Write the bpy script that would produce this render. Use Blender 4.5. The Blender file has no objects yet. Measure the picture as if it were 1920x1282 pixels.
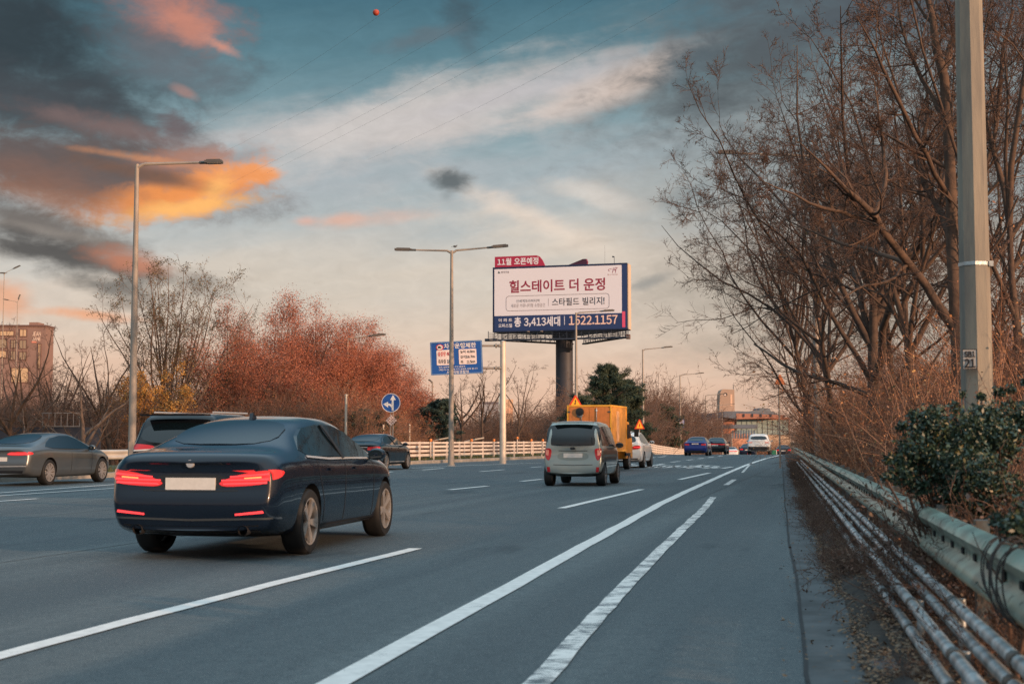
import bpy, bmesh, math, random
import numpy as np
from mathutils import Vector, Matrix
from mathutils.bvhtree import BVHTree
from mathutils.geometry import delaunay_2d_cdt

R = math.radians
random.seed(11)
rng = np.random.default_rng(11)
sc = bpy.context.scene
COL = sc.collection

# ------------------------------------------------------------------ camera
FPX, CX, CY, HOR, CAMH = 2700.0, 960.0, 641.0, 825.0, 1.2
PITCH = math.atan((HOR - CY) / FPX)
cam = bpy.data.cameras.new('camera')
cam.sensor_width = 36.0
cam.lens = 36.0 * FPX / 1920.0
cam.clip_start, cam.clip_end = 0.1, 6000
cam.dof.use_dof = True
cam.dof.focus_distance = 45
cam.dof.aperture_fstop = 4.0
camo = bpy.data.objects.new('camera', cam)
camo.location = (0, 0, CAMH)
camo.rotation_euler = (math.pi / 2 + PITCH, 0, 0)
COL.objects.link(camo)
sc.camera = camo
sc.view_settings.view_transform = 'Standard'
sc.view_settings.look = 'None'
sc.view_settings.exposure = 0.0
sc.view_settings.gamma = 1.0
sc.cycles.max_bounces = 6
sc.cycles.transparent_max_bounces = 8
sc.cycles.use_denoising = True
sc.cycles.denoiser = 'OPENIMAGEDENOISE'
sc.cycles.denoising_input_passes = 'RGB_ALBEDO_NORMAL'
sc.cycles.denoising_prefilter = 'NONE'


def ray(px, py):
    a, b = (px - CX) / FPX, -(py - CY) / FPX
    c, s = math.cos(PITCH), math.sin(PITCH)
    return Vector((a, c - b * s, s + b * c))


def P(px, py, Y):
    """the point at distance Y (world y) seen at photo pixel px, py"""
    d = ray(px, py)
    return Vector((0, 0, CAMH)) + d * (Y / d.y)


def XZ(px, py, Y):
    p = P(px, py, Y)
    return p.x, p.z


def G(px, py, z=0.0):
    d = ray(px, py)
    return Vector((0, 0, CAMH)) + d * ((z - CAMH) / d.z)


def lin(r, g=None, b=None):
    if g is None:
        g = b = r
    f = lambda c: ((c / 255 + 0.055) / 1.055) ** 2.4 if c > 10 else c / 255 / 12.92
    return (f(r), f(g), f(b))


# ------------------------------------------------------------------ sky
SUN_AZ, SUN_EL = 128.0, 8.0            # degrees clockwise from the view direction
world = bpy.data.worlds.new('World')
sc.world = world
world.use_nodes = True
wt = world.node_tree
wt.nodes.clear()


class NT:
    """small helper for building node graphs"""
    def __init__(s, t):
        s.t = t

    def n(s, typ, **kw):
        nd = s.t.nodes.new(typ)
        for k, v in kw.items():
            setattr(nd, k, v)
        return nd

    def put(s, sock, v):
        if isinstance(v, bpy.types.NodeSocket):
            s.t.links.new(v, sock)
        elif isinstance(v, (tuple, list)):
            sock.default_value = (*v, 1.0) if len(v) == 3 and len(sock.default_value) == 4 else v
        else:
            sock.default_value = v

    def m(s, op, a, b=None, c=None, clamp=False):
        nd = s.n('ShaderNodeMath', operation=op)
        nd.use_clamp = clamp
        for i, v in enumerate((a, b, c)):
            if v is not None:
                s.put(nd.inputs[i], v)
        return nd.outputs[0]

    def mix(s, f, a, b, mode='MIX'):
        nd = s.n('ShaderNodeMix', data_type='RGBA', blend_type=mode)
        s.put(nd.inputs[0], f)
        s.put(nd.inputs[6], a)
        s.put(nd.inputs[7], b)
        return nd.outputs[2]

    def noise(s, vec, scale=5, detail=4, rough=.5, dist=0.0, col=False):
        nd = s.n('ShaderNodeTexNoise')
        if vec is not None:
            s.put(nd.inputs['Vector'], vec)
        nd.inputs['Scale'].default_value = scale
        nd.inputs['Detail'].default_value = detail
        nd.inputs['Roughness'].default_value = rough
        nd.inputs['Distortion'].default_value = dist
        return nd.outputs['Color' if col else 'Fac']

    def smooth(s, v, lo, hi, a=0.0, b=1.0):
        nd = s.n('ShaderNodeMapRange', interpolation_type='SMOOTHSTEP')
        s.put(nd.inputs[0], v)
        for i, x in enumerate((lo, hi, a, b)):
            s.put(nd.inputs[i + 1], x)
        return nd.outputs[0]

    def ramp(s, f, stops, interp='LINEAR'):
        nd = s.n('ShaderNodeValToRGB')
        cr = nd.color_ramp
        cr.interpolation = interp
        while len(cr.elements) < len(stops):
            cr.elements.new(0.5)
        for e, (p, c) in zip(cr.elements, stops):
            e.position = p
            e.color = (*c, 1) if len(c) == 3 else c
        s.put(nd.inputs[0], f)
        return nd.outputs[0]

    def xyz(s, x, y, z=0.0):
        nd = s.n('ShaderNodeCombineXYZ')
        for i, v in enumerate((x, y, z)):
            s.put(nd.inputs[i], v)
        return nd.outputs[0]

    def sep(s, v):
        nd = s.n('ShaderNodeSeparateXYZ')
        s.put(nd.inputs[0], v)
        return nd.outputs


W = NT(wt)
tc = W.n('ShaderNodeTexCoord')
vx, vy, vz = W.sep(tc.outputs['Generated'])
az = W.m('MULTIPLY', W.m('ARCTAN2', vx, vy), 180 / math.pi)
el = W.m('MULTIPLY', W.m('ARCSINE', vz), 180 / math.pi)


def azel(px, py):
    d = ray(px, py).normalized()
    return math.degrees(math.atan2(d.x, d.y)), math.degrees(math.asin(d.z))


DPP = math.degrees(1 / FPX)             # degrees per photo pixel
# clear air by height above the horizon, then clouds by direction, with wind-torn edges from noise
stops = [(-8, lin(150, 130, 118)), (-.3, lin(230, 184, 156)), (2.0, lin(228, 190, 165)), (4.2, lin(222, 199, 180)), (6.5, lin(208, 200, 190)),
         (9, lin(174, 182, 184)), (12, lin(136, 160, 167)), (15, lin(92, 128, 140)), (17.5, lin(70, 108, 123)), (30, lin(80, 120, 150)), (90, lin(96, 130, 165))]
n1 = W.noise(W.xyz(W.m('MULTIPLY', az, .11), W.m('MULTIPLY', el, .22)), 1.0, 6, .58, .4)
n2 = W.noise(W.xyz(W.m('MULTIPLY', az, .55), W.m('MULTIPLY', el, .95), 7.3), 1.0, 6, .62, .3)
n3 = W.noise(W.xyz(W.m('ADD', W.m('MULTIPLY', az, .1), W.m('MULTIPLY', el, .02)), W.m('ADD', W.m('MULTIPLY', el, .75), W.m('MULTIPLY', az, -.13)), 3.1), 1.0, 5, .55, .2)
n1c = W.m('SUBTRACT', n1, .5)
n2c = W.m('SUBTRACT', n2, .5)
n3c = W.m('SUBTRACT', n3, .5)
elw = W.m('ADD', el, W.m('MULTIPLY', n3c, 2.6))
col = W.ramp(W.m('DIVIDE', W.m('ADD', elw, 10), 100, clamp=True), [((e + 10) / 100, c) for e, c in stops])


def cloud(px, py, rx, ry, rot, color, alpha=1.0, soft=.55, w1=.9, w2=.6, w3=0.0, spread=None):
    """one cloud: an ellipse (photo pixels, degrees of tilt) in azimuth and elevation, torn by noise"""
    global col
    a0, e0 = azel(px, py)
    c, s_ = math.cos(R(rot)), math.sin(R(rot))
    da, de = W.m('SUBTRACT', az, a0), W.m('SUBTRACT', el, e0)
    u = W.m('ADD', W.m('MULTIPLY', da, c / (rx * DPP)), W.m('MULTIPLY', de, s_ / (rx * DPP)))
    v = W.m('ADD', W.m('MULTIPLY', da, -s_ / (ry * DPP)), W.m('MULTIPLY', de, c / (ry * DPP)))
    d = W.m('SQRT', W.m('ADD', W.m('MULTIPLY', u, u), W.m('MULTIPLY', v, v)))
    d = W.m('MULTIPLY_ADD', n1c, w1 * 2, d)
    d = W.m('MULTIPLY_ADD', n2c, w2 * 2, d)
    if w3:
        d = W.m('MULTIPLY_ADD', n3c, w3 * 2, d)
    f = W.smooth(d, 1 + soft * .6, 1 - soft, 0.0, alpha)
    col = W.mix(f, col, color)


# high pale veils
cloud(1250, 520, 900, 120, 0, lin(214, 200, 184), .5, .95, .5, .3, .5)
cloud(520, 560, 420, 70, 4, lin(206, 194, 178), .4, .95, .4, .3, .5)
cloud(600, 300, 360, 80, 10, lin(176, 180, 184), .75, .95, .6, .4, .8)
cloud(640, 235, 350, 52, 8, lin(198, 192, 190), .85, .95, .5, .45, .8)
cloud(860, 205, 350, 58, 14, lin(204, 195, 190), .85, .95, .5, .5, .9)
cloud(1000, 165, 270, 26, 14, lin(190, 186, 188), .7, .8, .6, .8, .8)
cloud(1150, 165, 170, 32, 20, lin(222, 203, 192), .8, .95, .4, .5, .6)
cloud(1205, 145, 80, 24, 24, lin(234, 210, 195), .75, .95, .3, .7, .5)
cloud(600, 270, 250, 46, 26, lin(204, 198, 194), .7, .9, .5, .5, .7)
cloud(1180, 290, 420, 66, 12, lin(176, 182, 186), .6, .95, .6, .5, 1.0)
cloud(1230, 380, 330, 60, 6, lin(200, 198, 192), .5, .95, .5, .5, .9)
cloud(1020, 420, 180, 22, -24, lin(230, 212, 197), .85, .9, .5, .6, .6)
cloud(1130, 372, 80, 22, -16, lin(226, 216, 206), .8, .8, .4, .8, .5)
cloud(1150, 470, 320, 46, -12, lin(226, 209, 191), .6, .95, .5, .4, .6)
cloud(690, 410, 120, 15, 6, lin(214, 178, 162), .6, .95, .4, 1.0, .5)
cloud(650, 412, 36, 10, 6, lin(230, 176, 152), .55, .95, .3, 1.0, .3)
cloud(575, 415, 20, 9, 0, lin(226, 172, 152), .6, .9, .2, .9)
# slate clouds
cloud(870, 30, 60, 34, -38, lin(70, 90, 100), .85, .8, .4, 1.3)
cloud(880, 85, 40, 26, -60, lin(86, 104, 114), .6, .9, .3, 1.2)
cloud(790, 72, 80, 15, 16, lin(98, 112, 120), .75, .9, .5, 1.2)
cloud(845, 341, 44, 19, -4, lin(94, 101, 104), .95, .85, .25, 1.3)
cloud(838, 368, 16, 14, 20, lin(140, 146, 148), .6, .9, .2, 1.2)
cloud(1720, 300, 470, 380, 0, lin(134, 136, 134), .92, .95, .5, .4, .5)
cloud(1470, 85, 310, 95, 22, lin(86, 93, 97), .98, .8, .7, .9)
cloud(1290, 120, 60, 26, 32, lin(88, 101, 108), .8, .9, .4, 1.2)
cloud(1700, 20, 360, 80, 0, lin(80, 88, 95), .85, .9, .6, .5)
cloud(1300, 365, 60, 24, 26, lin(134, 144, 147), .65, .9, .4, .9)
cloud(1215, 530, 38, 10, 18, lin(146, 146, 144), .8, .9, .3, 1.2)
cloud(1700, 560, 420, 160, 0, lin(176, 162, 146), .7, .95, .4, .4, .4)
# the dark bank on the left and what the low sun sets alight in it
cloud(40, 80, 340, 200, -8, lin(50, 60, 66), .99, .8, .9, .6)
cloud(300, 60, 130, 75, -18, lin(110, 104, 108), .7, .9, .7, .9)
cloud(320, 22, 110, 42, -12, lin(186, 126, 112), .85, .95, .5, 1.0)
cloud(352, 48, 66, 32, -30, lin(200, 134, 114), .8, .95, .4, 1.2)
cloud(415, 88, 32, 10, -24, lin(208, 144, 124), .85, .8, .3, 1.3)
cloud(345, 172, 24, 9, -22, lin(196, 142, 126), .7, .9, .3, 1.1)
cloud(110, 200, 270, 60, -10, lin(68, 72, 77), .93, .9, .7, .8)
cloud(320, 130, 120, 46, -10, lin(104, 116, 124), .55, .95, .7, .9)
cloud(330, 236, 42, 34, 10, lin(108, 96, 98), .92, .7, .3, 1.1)
cloud(230, 245, 170, 22, -10, lin(128, 104, 100), .8, .9, .6, 1.0)
cloud(180, 320, 300, 66, -6, lin(100, 88, 86), .98, .6, .6, .8)
cloud(370, 300, 120, 24, 6, lin(180, 128, 108), .75, .8, .4, 1.2)
cloud(470, 326, 54, 17, 4, lin(244, 166, 112), .97, .6, .2, 1.4)
cloud(410, 340, 88, 32, 20, lin(238, 154, 94), .97, .5, .3, 1.2)
cloud(320, 372, 150, 36, 10, lin(238, 148, 80), .98, .6, .3, 1.0)
cloud(350, 390, 125, 18, 10, lin(252, 184, 106), .98, .7, .2, 1.0)
cloud(405, 355, 40, 22, 40, lin(255, 186, 108), .9, .85, .25, 1.0)
cloud(260, 296, 110, 7, -6, lin(216, 146, 100), .55, .95, .4, 1.4)
cloud(275, 328, 125, 15, -10, lin(118, 88, 74), .9, .85, .4, 1.0)
cloud(110, 372, 130, 26, -10, lin(160, 110, 84), .75, .9, .5, 1.0)
cloud(90, 335, 140, 28, -8, lin(128, 96, 84), .7, .9, .5, 1.0)
cloud(60, 420, 190, 32, -16, lin(104, 94, 89), .9, .85, .6, 1.0)
cloud(110, 440, 120, 9, -10, lin(150, 140, 132), .6, .9, .5, 1.2)
cloud(110, 476, 260, 30, -10, lin(84, 80, 79), .97, .75, .5, .8)
cloud(250, 492, 80, 20, -8, lin(196, 128, 100), .85, .85, .3, 1.0)
cloud(200, 536, 110, 20, -10, lin(104, 100, 97), .85, .85, .4, 1.0)
cloud(170, 590, 80, 10, -6, lin(232, 164, 124), .85, .9, .3, 1.1)
cloud(240, 570, 60, 12, 0, lin(140, 128, 120), .7, .9, .3, 1.1)
cloud(12, 560, 44, 38, 0, lin(230, 164, 126), .8, .9, .4, 1.0)
# finer light and dark in the vapour
n4 = W.noise(W.xyz(W.m('MULTIPLY', az, .9), W.m('MULTIPLY', el, 1.9), 2.2), 1.0, 7, .62, .6)
hs = W.n('ShaderNodeHueSaturation')
W.put(hs.inputs['Value'], W.m('MULTIPLY_ADD', W.m('SUBTRACT', n4, .5), .30, 1.0))
W.put(hs.inputs['Saturation'], 1.0)
W.put(hs.inputs['Color'], col)
col = hs.outputs[0]
# away from the view: sun glow, with unseen sky brightened to light the road
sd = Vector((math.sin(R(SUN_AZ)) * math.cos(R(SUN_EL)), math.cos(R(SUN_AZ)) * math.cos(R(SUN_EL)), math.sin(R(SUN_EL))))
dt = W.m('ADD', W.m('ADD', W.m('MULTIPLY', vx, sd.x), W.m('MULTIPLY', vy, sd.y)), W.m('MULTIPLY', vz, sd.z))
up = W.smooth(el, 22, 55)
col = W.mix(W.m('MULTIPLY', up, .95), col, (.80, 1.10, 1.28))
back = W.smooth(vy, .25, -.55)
col = W.mix(W.m('MULTIPLY', back, .8), col, W.ramp(W.m('DIVIDE', el, 90, clamp=True), [(0, (.34, .30, .30)), (.14, (.42, .46, .50)), (.32, (.84, 1.05, 1.17)), (1, (.80, 1.10, 1.28))]))  # low band behind darkened for the car's reflections
glow = W.m('POWER', W.m('MAXIMUM', dt, 0.0), 7.0)
col = W.mix(glow, col, (1.5, .86, .46))
sky = W.n('ShaderNodeTexSky', sky_type='NISHITA')
sky.sun_disc = False
sky.sun_elevation = R(SUN_EL)
sky.sun_rotation = R(SUN_AZ)
bg1 = W.n('ShaderNodeBackground')
W.put(bg1.inputs[0], sky.outputs[0])
bg1.inputs[1].default_value = .06
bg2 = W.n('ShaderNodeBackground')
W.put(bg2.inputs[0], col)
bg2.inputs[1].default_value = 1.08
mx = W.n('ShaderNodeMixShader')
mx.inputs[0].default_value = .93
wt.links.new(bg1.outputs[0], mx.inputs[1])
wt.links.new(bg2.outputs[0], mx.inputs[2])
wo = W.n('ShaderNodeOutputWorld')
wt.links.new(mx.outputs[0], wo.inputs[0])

# ------------------------------------------------------------------ sun
sl = bpy.data.lights.new('sun', 'SUN')
sl.energy = 5.0
sl.angle = R(.5)
sl.color = (1.0, .60, .36)
so = bpy.data.objects.new('sun', sl)
so.rotation_euler = sd.to_track_quat('Z', 'Y').to_euler()
COL.objects.link(so)


# ------------------------------------------------------------------ materials
MATS = {}


def mat(name, color, rough=.6, metal=0.0, var=0.0, vscale=6.0, bump=0.0, bscale=40.0, coat=0.0, emit=None, estr=1.0, spec=.5, color2=None, island=None, objvar=0.0, ramp=None, tcoord='Object', stretch=None):
    if name in MATS:
        return MATS[name]
    m = bpy.data.materials.new(name)
    m.use_nodes = True
    t = NT(m.node_tree)
    b = m.node_tree.nodes['Principled BSDF']
    c = color
    vec = None
    if var or bump or color2:
        vec = t.n('ShaderNodeTexCoord').outputs[tcoord]
        if stretch:
            mp = t.n('ShaderNodeMapping')
            mp.inputs['Scale'].default_value = stretch
            t.put(mp.inputs[0], vec)
            vec = mp.outputs[0]
    if island:
        g = t.n('ShaderNodeNewGeometry')
        c = t.ramp(g.outputs['Random Per Island'], island)
    elif color2 or var:
        nz = t.noise(vec, vscale, 6, .6)
        nz = t.smooth(nz, .3, .7)
        c2 = color2 if color2 else tuple(max(0, x * (1 - var)) for x in color)
        c1 = color if color2 else tuple(x * (1 + var) for x in color)
        c = t.mix(nz, c1, c2)
    if objvar:
        oi = t.n('ShaderNodeObjectInfo')
        k = t.m('MULTIPLY_ADD', oi.outputs['Random'], objvar, 1 - objvar / 2)
        hs = t.n('ShaderNodeHueSaturation')
        t.put(hs.inputs['Value'], k)
        t.put(hs.inputs['Color'], c)
        c = hs.outputs[0]
    t.put(b.inputs['Base Color'], c)
    b.inputs['Roughness'].default_value = rough
    b.inputs['Metallic'].default_value = metal
    b.inputs['Specular IOR Level'].default_value = spec
    if coat:
        b.inputs['Coat Weight'].default_value = coat
        b.inputs['Coat Roughness'].default_value = .03
    if emit:
        b.inputs['Emission Color'].default_value = (*emit, 1)
        b.inputs['Emission Strength'].default_value = estr
    if bump:
        bp = t.n('ShaderNodeBump')
        bp.inputs['Strength'].default_value = bump
        bp.inputs['Distance'].default_value = .02
        t.put(bp.inputs['Height'], t.noise(vec, bscale, 6, .6))
        t.put(b.inputs['Normal'], bp.outputs[0])
    MATS[name] = m
    return m


# ------------------------------------------------------------------ mesh helpers
class MB:
    def __init__(s):
        s.v, s.f, s.m = [], [], []

    def add(s, vs, fs, mi=0):
        o = len(s.v)
        s.v += [tuple(v) for v in vs]
        s.f += [tuple(i + o for i in f) for f in fs]
        s.m += [mi] * len(fs)
        return s

    def box(s, c, size, rz=0.0, mi=0, M=None):
        x, y, z = (k / 2 for k in size)
        vs = [Vector((a * x, b * y, d * z)) for a in (-1, 1) for b in (-1, 1) for d in (-1, 1)]
        if rz:
            q = Matrix.Rotation(rz, 3, 'Z')
            vs = [q @ v for v in vs]
        vs = [v + Vector(c) for v in vs]
        if M:
            vs = [M @ v for v in vs]
        return s.add(vs, [(0, 1, 3, 2), (4, 6, 7, 5), (0, 4, 5, 1), (2, 3, 7, 6), (0, 2, 6, 4), (1, 5, 7, 3)], mi)

    def bar(s, p, q, w, h=None, mi=0, up=(0, 0, 1)):
        p, q = Vector(p), Vector(q)
        h = h or w
        d = (q - p).normalized()
        u = Vector(up)
        if abs(d.dot(u)) > .98:
            u = Vector((0, 1, 0))
        r = d.cross(u).normalized()
        u = r.cross(d)
        vs = [e + r * a * w / 2 + u * b * h / 2 for e in (p, q) for a, b in ((-1, -1), (1, -1), (1, 1), (-1, 1))]
        return s.add(vs, [(3, 2, 1, 0), (4, 5, 6, 7), (0, 1, 5, 4), (1, 2, 6, 5), (2, 3, 7, 6), (3, 0, 4, 7)], mi)

    def tube(s, pts, rad, n=8, mi=0, cap=True, phase=0.0):
        pts = [Vector(p) for p in pts]
        if not hasattr(rad, '__len__'):
            rad = [rad] * len(pts)
        vs, fs = [], []
        ref = None
        for i, p in enumerate(pts):
            d = (pts[min(i + 1, len(pts) - 1)] - pts[max(i - 1, 0)]).normalized()
            if ref is None:
                ref = Vector((0, 0, 1)) if abs(d.z) < .9 else Vector((0, 1, 0))
            r = d.cross(ref).normalized()
            ref = r.cross(d)
            for k in range(n):
                a = 2 * math.pi * k / n + phase
                vs.append(p + (r * math.cos(a) + ref * math.sin(a)) * rad[i])
        for i in range(len(pts) - 1):
            for k in range(n):
                k2 = (k + 1) % n
                fs.append((i * n + k, i * n + k2, (i + 1) * n + k2, (i + 1) * n + k))
        if cap:
            fs.append(tuple(range(n))[::-1])
            fs.append(tuple((len(pts) - 1) * n + k for k in range(n)))
        return s.add(vs, fs, mi)

    def lathe(s, prof, n=24, axis='Z', c=(0, 0, 0), mi=0):
        vs, fs = [], []
        for r, h in prof:
            for k in range(n):
                a = 2 * math.pi * k / n
                x, y = r * math.cos(a), r * math.sin(a)
                v = (x, y, h) if axis == 'Z' else (h, x, y) if axis == 'X' else (x, h, y)
                vs.append(Vector(v) + Vector(c))
        for i in range(len(prof) - 1):
            for k in range(n):
                k2 = (k + 1) % n
                fs.append((i * n + k, i * n + k2, (i + 1) * n + k2, (i + 1) * n + k))
        return s.add(vs, fs, mi)

    def prism(s, poly, y0, y1, M=None, mi=0):
        """polygon in x, z pulled from y0 to y1"""
        n = len(poly)
        vs = [Vector((x, y0, z)) for x, z in poly] + [Vector((x, y1, z)) for x, z in poly]
        if M:
            vs = [M @ v for v in vs]
        fs = [tuple(range(n)), tuple(range(2 * n - 1, n - 1, -1))]
        fs += [(i, i + n, (i + 1) % n + n, (i + 1) % n) for i in range(n)]
        return s.add(vs, fs, mi)

    def mesh(s, name, mats, smooth=False, angle=None):
        me = bpy.data.meshes.new(name)
        me.from_pydata(s.v, [], s.f)
        for m_ in (mats if isinstance(mats, (list, tuple)) else [mats]):
            me.materials.append(m_)
        me.polygons.foreach_set('material_index', s.m)
        bm = bmesh.new()
        bm.from_mesh(me)
        bmesh.ops.recalc_face_normals(bm, faces=bm.faces)
        bm.to_mesh(me)
        bm.free()
        if smooth or angle:
            me.polygons.foreach_set('use_smooth', [True] * len(me.polygons))
            me.set_sharp_from_angle(angle=R(angle or 40))
        me.update()
        return me

    def obj(s, name, mats, parent=None, smooth=False, angle=None):
        return link(name, s.mesh(name, mats, smooth, angle), parent)


def link(name, data, parent=None):
    o = bpy.data.objects.new(name, data)
    COL.objects.link(o)
    o.parent = parent
    return o


def tag(o, label=None, cat=None, group=None, kind=None):
    for k, v in (('label', label), ('category', cat), ('group', group), ('kind', kind)):
        if v:
            o[k] = v
    return o


def thing(name, label, cat, loc=(0, 0, 0), rz=0.0, group=None):
    o = bpy.data.objects.new(name, None)
    o.empty_display_size = .2
    COL.objects.link(o)
    o.location = loc
    o.rotation_euler = (0, 0, rz)
    return tag(o, label, cat, group)


KIDS = {}


def copy_tree(o, parent=None, label=None):
    c = o.copy()
    COL.objects.link(c)
    c.parent = parent
    if label:
        c['label'] = label
    for ch in list(o.children):
        copy_tree(ch, c)
    return c


def np_mesh(name, V, F, m, smooth=False):
    """many faces of the same size from numpy arrays"""
    me = bpy.data.meshes.new(name)
    V = np.asarray(V, np.float32)
    F = np.asarray(F, np.int32)
    me.vertices.add(len(V))
    me.vertices.foreach_set('co', V.ravel())
    k = F.shape[1]
    me.loops.add(F.size)
    me.loops.foreach_set('vertex_index', F.ravel())
    me.polygons.add(len(F))
    me.polygons.foreach_set('loop_start', np.arange(0, F.size, k, dtype=np.int32))
    if smooth:
        me.polygons.foreach_set('use_smooth', np.ones(len(F), bool))
    me.materials.append(m)
    me.update(calc_edges=True)
    return me


def text_mesh(body, bold=0.0, depth=.01):
    c = bpy.data.curves.new('t', 'FONT')
    c.body = body
    c.offset = bold
    c.extrude = depth
    c.resolution_u = 3
    o = bpy.data.objects.new('t', c)
    COL.objects.link(o)
    bpy.context.view_layer.update()
    me = bpy.data.meshes.new_from_object(o.evaluated_get(bpy.context.evaluated_depsgraph_get()))
    bpy.data.objects.remove(o)
    bpy.data.curves.remove(c)
    return me


def text_mesh_composed(body, bold):
    """lettering set glyph by glyph, so that figures come from the same face as the Hangul"""
    V, Fc, x = [], [], 0.0
    for ch in body:
        if ch == ' ':
            x += .32
            continue
        latin = 33 <= ord(ch) < 127
        me = text_mesh(chr(ord(ch) + 0xFEE0) if latin else ch, 0.0 if latin else bold, 0.0)
        co = [Vector(v.co) for v in me.vertices]
        x0, x1 = min(v.x for v in co), max(v.x for v in co)
        o = len(V)
        dx = x - (x0 if latin else 0) + (.04 if latin else 0)
        # a heavier face: the strokes of the figures thickened by close-set layers
        for q, (sx, sy) in enumerate(((0, 0), (1, 0), (-1, 0), (0, 1), (0, -1)) if latin and bold > .01 else ((0, 0),)):
            o = len(V)
            V += [(v.x + dx + sx * bold * 1.1, v.y + sy * bold * .8, q * .003) for v in co]
            Fc += [tuple(i + o for i in p.vertices) for p in me.polygons]
        x += (x1 - x0 + .10) if latin else .93
        bpy.data.meshes.remove(me)
    me = bpy.data.meshes.new('t')
    me.from_pydata(V, [], Fc)
    return me


def add_text(parent, name, body, m, box, y, bold=.012, depth=.01, shear=0.0):
    """lettering fitted into box = (x0, z0, x1, z1) on the parent's x-z plane, proud of it at y"""
    me = text_mesh_composed(body, bold) if any(33 <= ord(k) < 127 for k in body) else text_mesh(body, bold, 0.0)
    co = np.empty(len(me.vertices) * 3, np.float32)
    me.vertices.foreach_get('co', co)
    co = co.reshape(-1, 3)
    lo, hi = co.min(0), co.max(0)
    x0, z0, x1, z1 = box
    u = (co[:, 0] - lo[0]) / max(hi[0] - lo[0], 1e-6)
    v = (co[:, 1] - lo[1]) / max(hi[1] - lo[1], 1e-6)
    out = np.stack([x0 + u * (x1 - x0) + shear * v, y - co[:, 2], z0 + v * (z1 - z0)], 1).astype(np.float32)
    me.vertices.foreach_set('co', out.ravel())
    me.name = name
    me.materials.clear()
    me.materials.append(m)
    me.update()
    return link(name, me, parent)


# ================================================================== the setting
def gz(Y):
    """height of the ground: level, then falling away past the brow of the road"""
    if Y < 118:
        return 0.0
    d = min(Y, 420) - 118
    return -.016 * d * min(1, d / 25)


def kerb_x(Y):
    return .5 + .185 * Y


def seam_x(Y):
    return .12 + .185 * Y


def left_x(Y):
    return -13.2 + .31 * (min(Y, 128) - 46) + .185 * (max(Y, 128) - 128)


YS = [-30, -10, 0, 5, 10, 15, 20, 30, 40, 50, 60, 70, 80, 90, 100, 110, 118, 122, 126, 130, 135, 140, 145, 150, 160, 170, 185, 200, 250, 320, 420, 600]

m_asph = bpy.data.materials.new('asphalt')
m_asph.use_nodes = True
t = NT(m_asph.node_tree)
b = m_asph.node_tree.nodes['Principled BSDF']
tcv = t.n('ShaderNodeTexCoord').outputs['Object']
ox, oy, oz = t.sep(tcv)
cross = t.m('SUBTRACT', ox, t.m('MULTIPLY', oy, .225))
lane = t.noise(t.xyz(t.m('MULTIPLY', cross, .9), t.m('MULTIPLY', oy, .012)), 1.0, 4, .5)
patch = t.noise(t.xyz(t.m('MULTIPLY', cross, .45), t.m('MULTIPLY', oy, .07), 4.0), 1.0, 5, .6)
fine = t.noise(tcv, 90, 3, .7)
grit = t.noise(tcv, 260, 2, .6)
tracks = t.noise(t.xyz(t.m('MULTIPLY', cross, 1.3), t.m('MULTIPLY', oy, .006), 9.0), 1.0, 3, .5)
c = t.mix(t.smooth(lane, .32, .68), lin(68, 81, 86), lin(108, 118, 120))
c = t.mix(t.smooth(tracks, .44, .62, 0, .5), c, lin(62, 74, 80))
c = t.mix(t.smooth(patch, .46, .60, 0, .5), c, lin(62, 76, 83))
mid = t.noise(tcv, 9, 6, .78)
c = t.mix(t.smooth(mid, .36, .66, 0, .55), c, lin(52, 64, 71))
c = t.mix(t.smooth(t.noise(tcv, 34, 4, .75), .52, .66, 0, .55), c, lin(132, 140, 140))
c = t.mix(t.smooth(fine, .42, .62, 0, .7), c, lin(42, 50, 56))
c = t.mix(t.smooth(grit, .60, .70, 0, .9), c, lin(196, 198, 192))
stain = t.noise(t.xyz(t.m('MULTIPLY', cross, .8), t.m('MULTIPLY', oy, .22), 1.7), 1.0, 5, .65)
c = t.mix(t.smooth(stain, .58, .68, 0, .6), c, lin(44, 54, 60))
vor = t.n('ShaderNodeTexVoronoi', feature='DISTANCE_TO_EDGE')
wv = t.n('ShaderNodeVectorMath', operation='ADD')
t.put(wv.inputs[0], tcv)
t.put(wv.inputs[1], t.noise(tcv, .8, 4, .6, col=True))
t.put(vor.inputs['Vector'], wv.outputs[0])
vor.inputs['Scale'].default_value = .16
crk = t.m('MULTIPLY', t.smooth(vor.outputs[0], .008, .002), t.smooth(t.noise(tcv, .12, 2), .58, .64))
c = t.mix(t.m('MULTIPLY', crk, .8), c, lin(34, 38, 42))
t.put(b.inputs['Base Color'], c)
t.put(b.inputs['Roughness'], t.smooth(lane, .3, .7, .62, .78))
b.inputs['Specular IOR Level'].default_value = .35
bp = t.n('ShaderNodeBump')
bp.inputs['Strength'].default_value = .35
bp.inputs['Distance'].default_value = .006
t.put(bp.inputs['Height'], t.noise(tcv, 130, 3, .7))
t.put(b.inputs['Normal'], bp.outputs[0])


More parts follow.
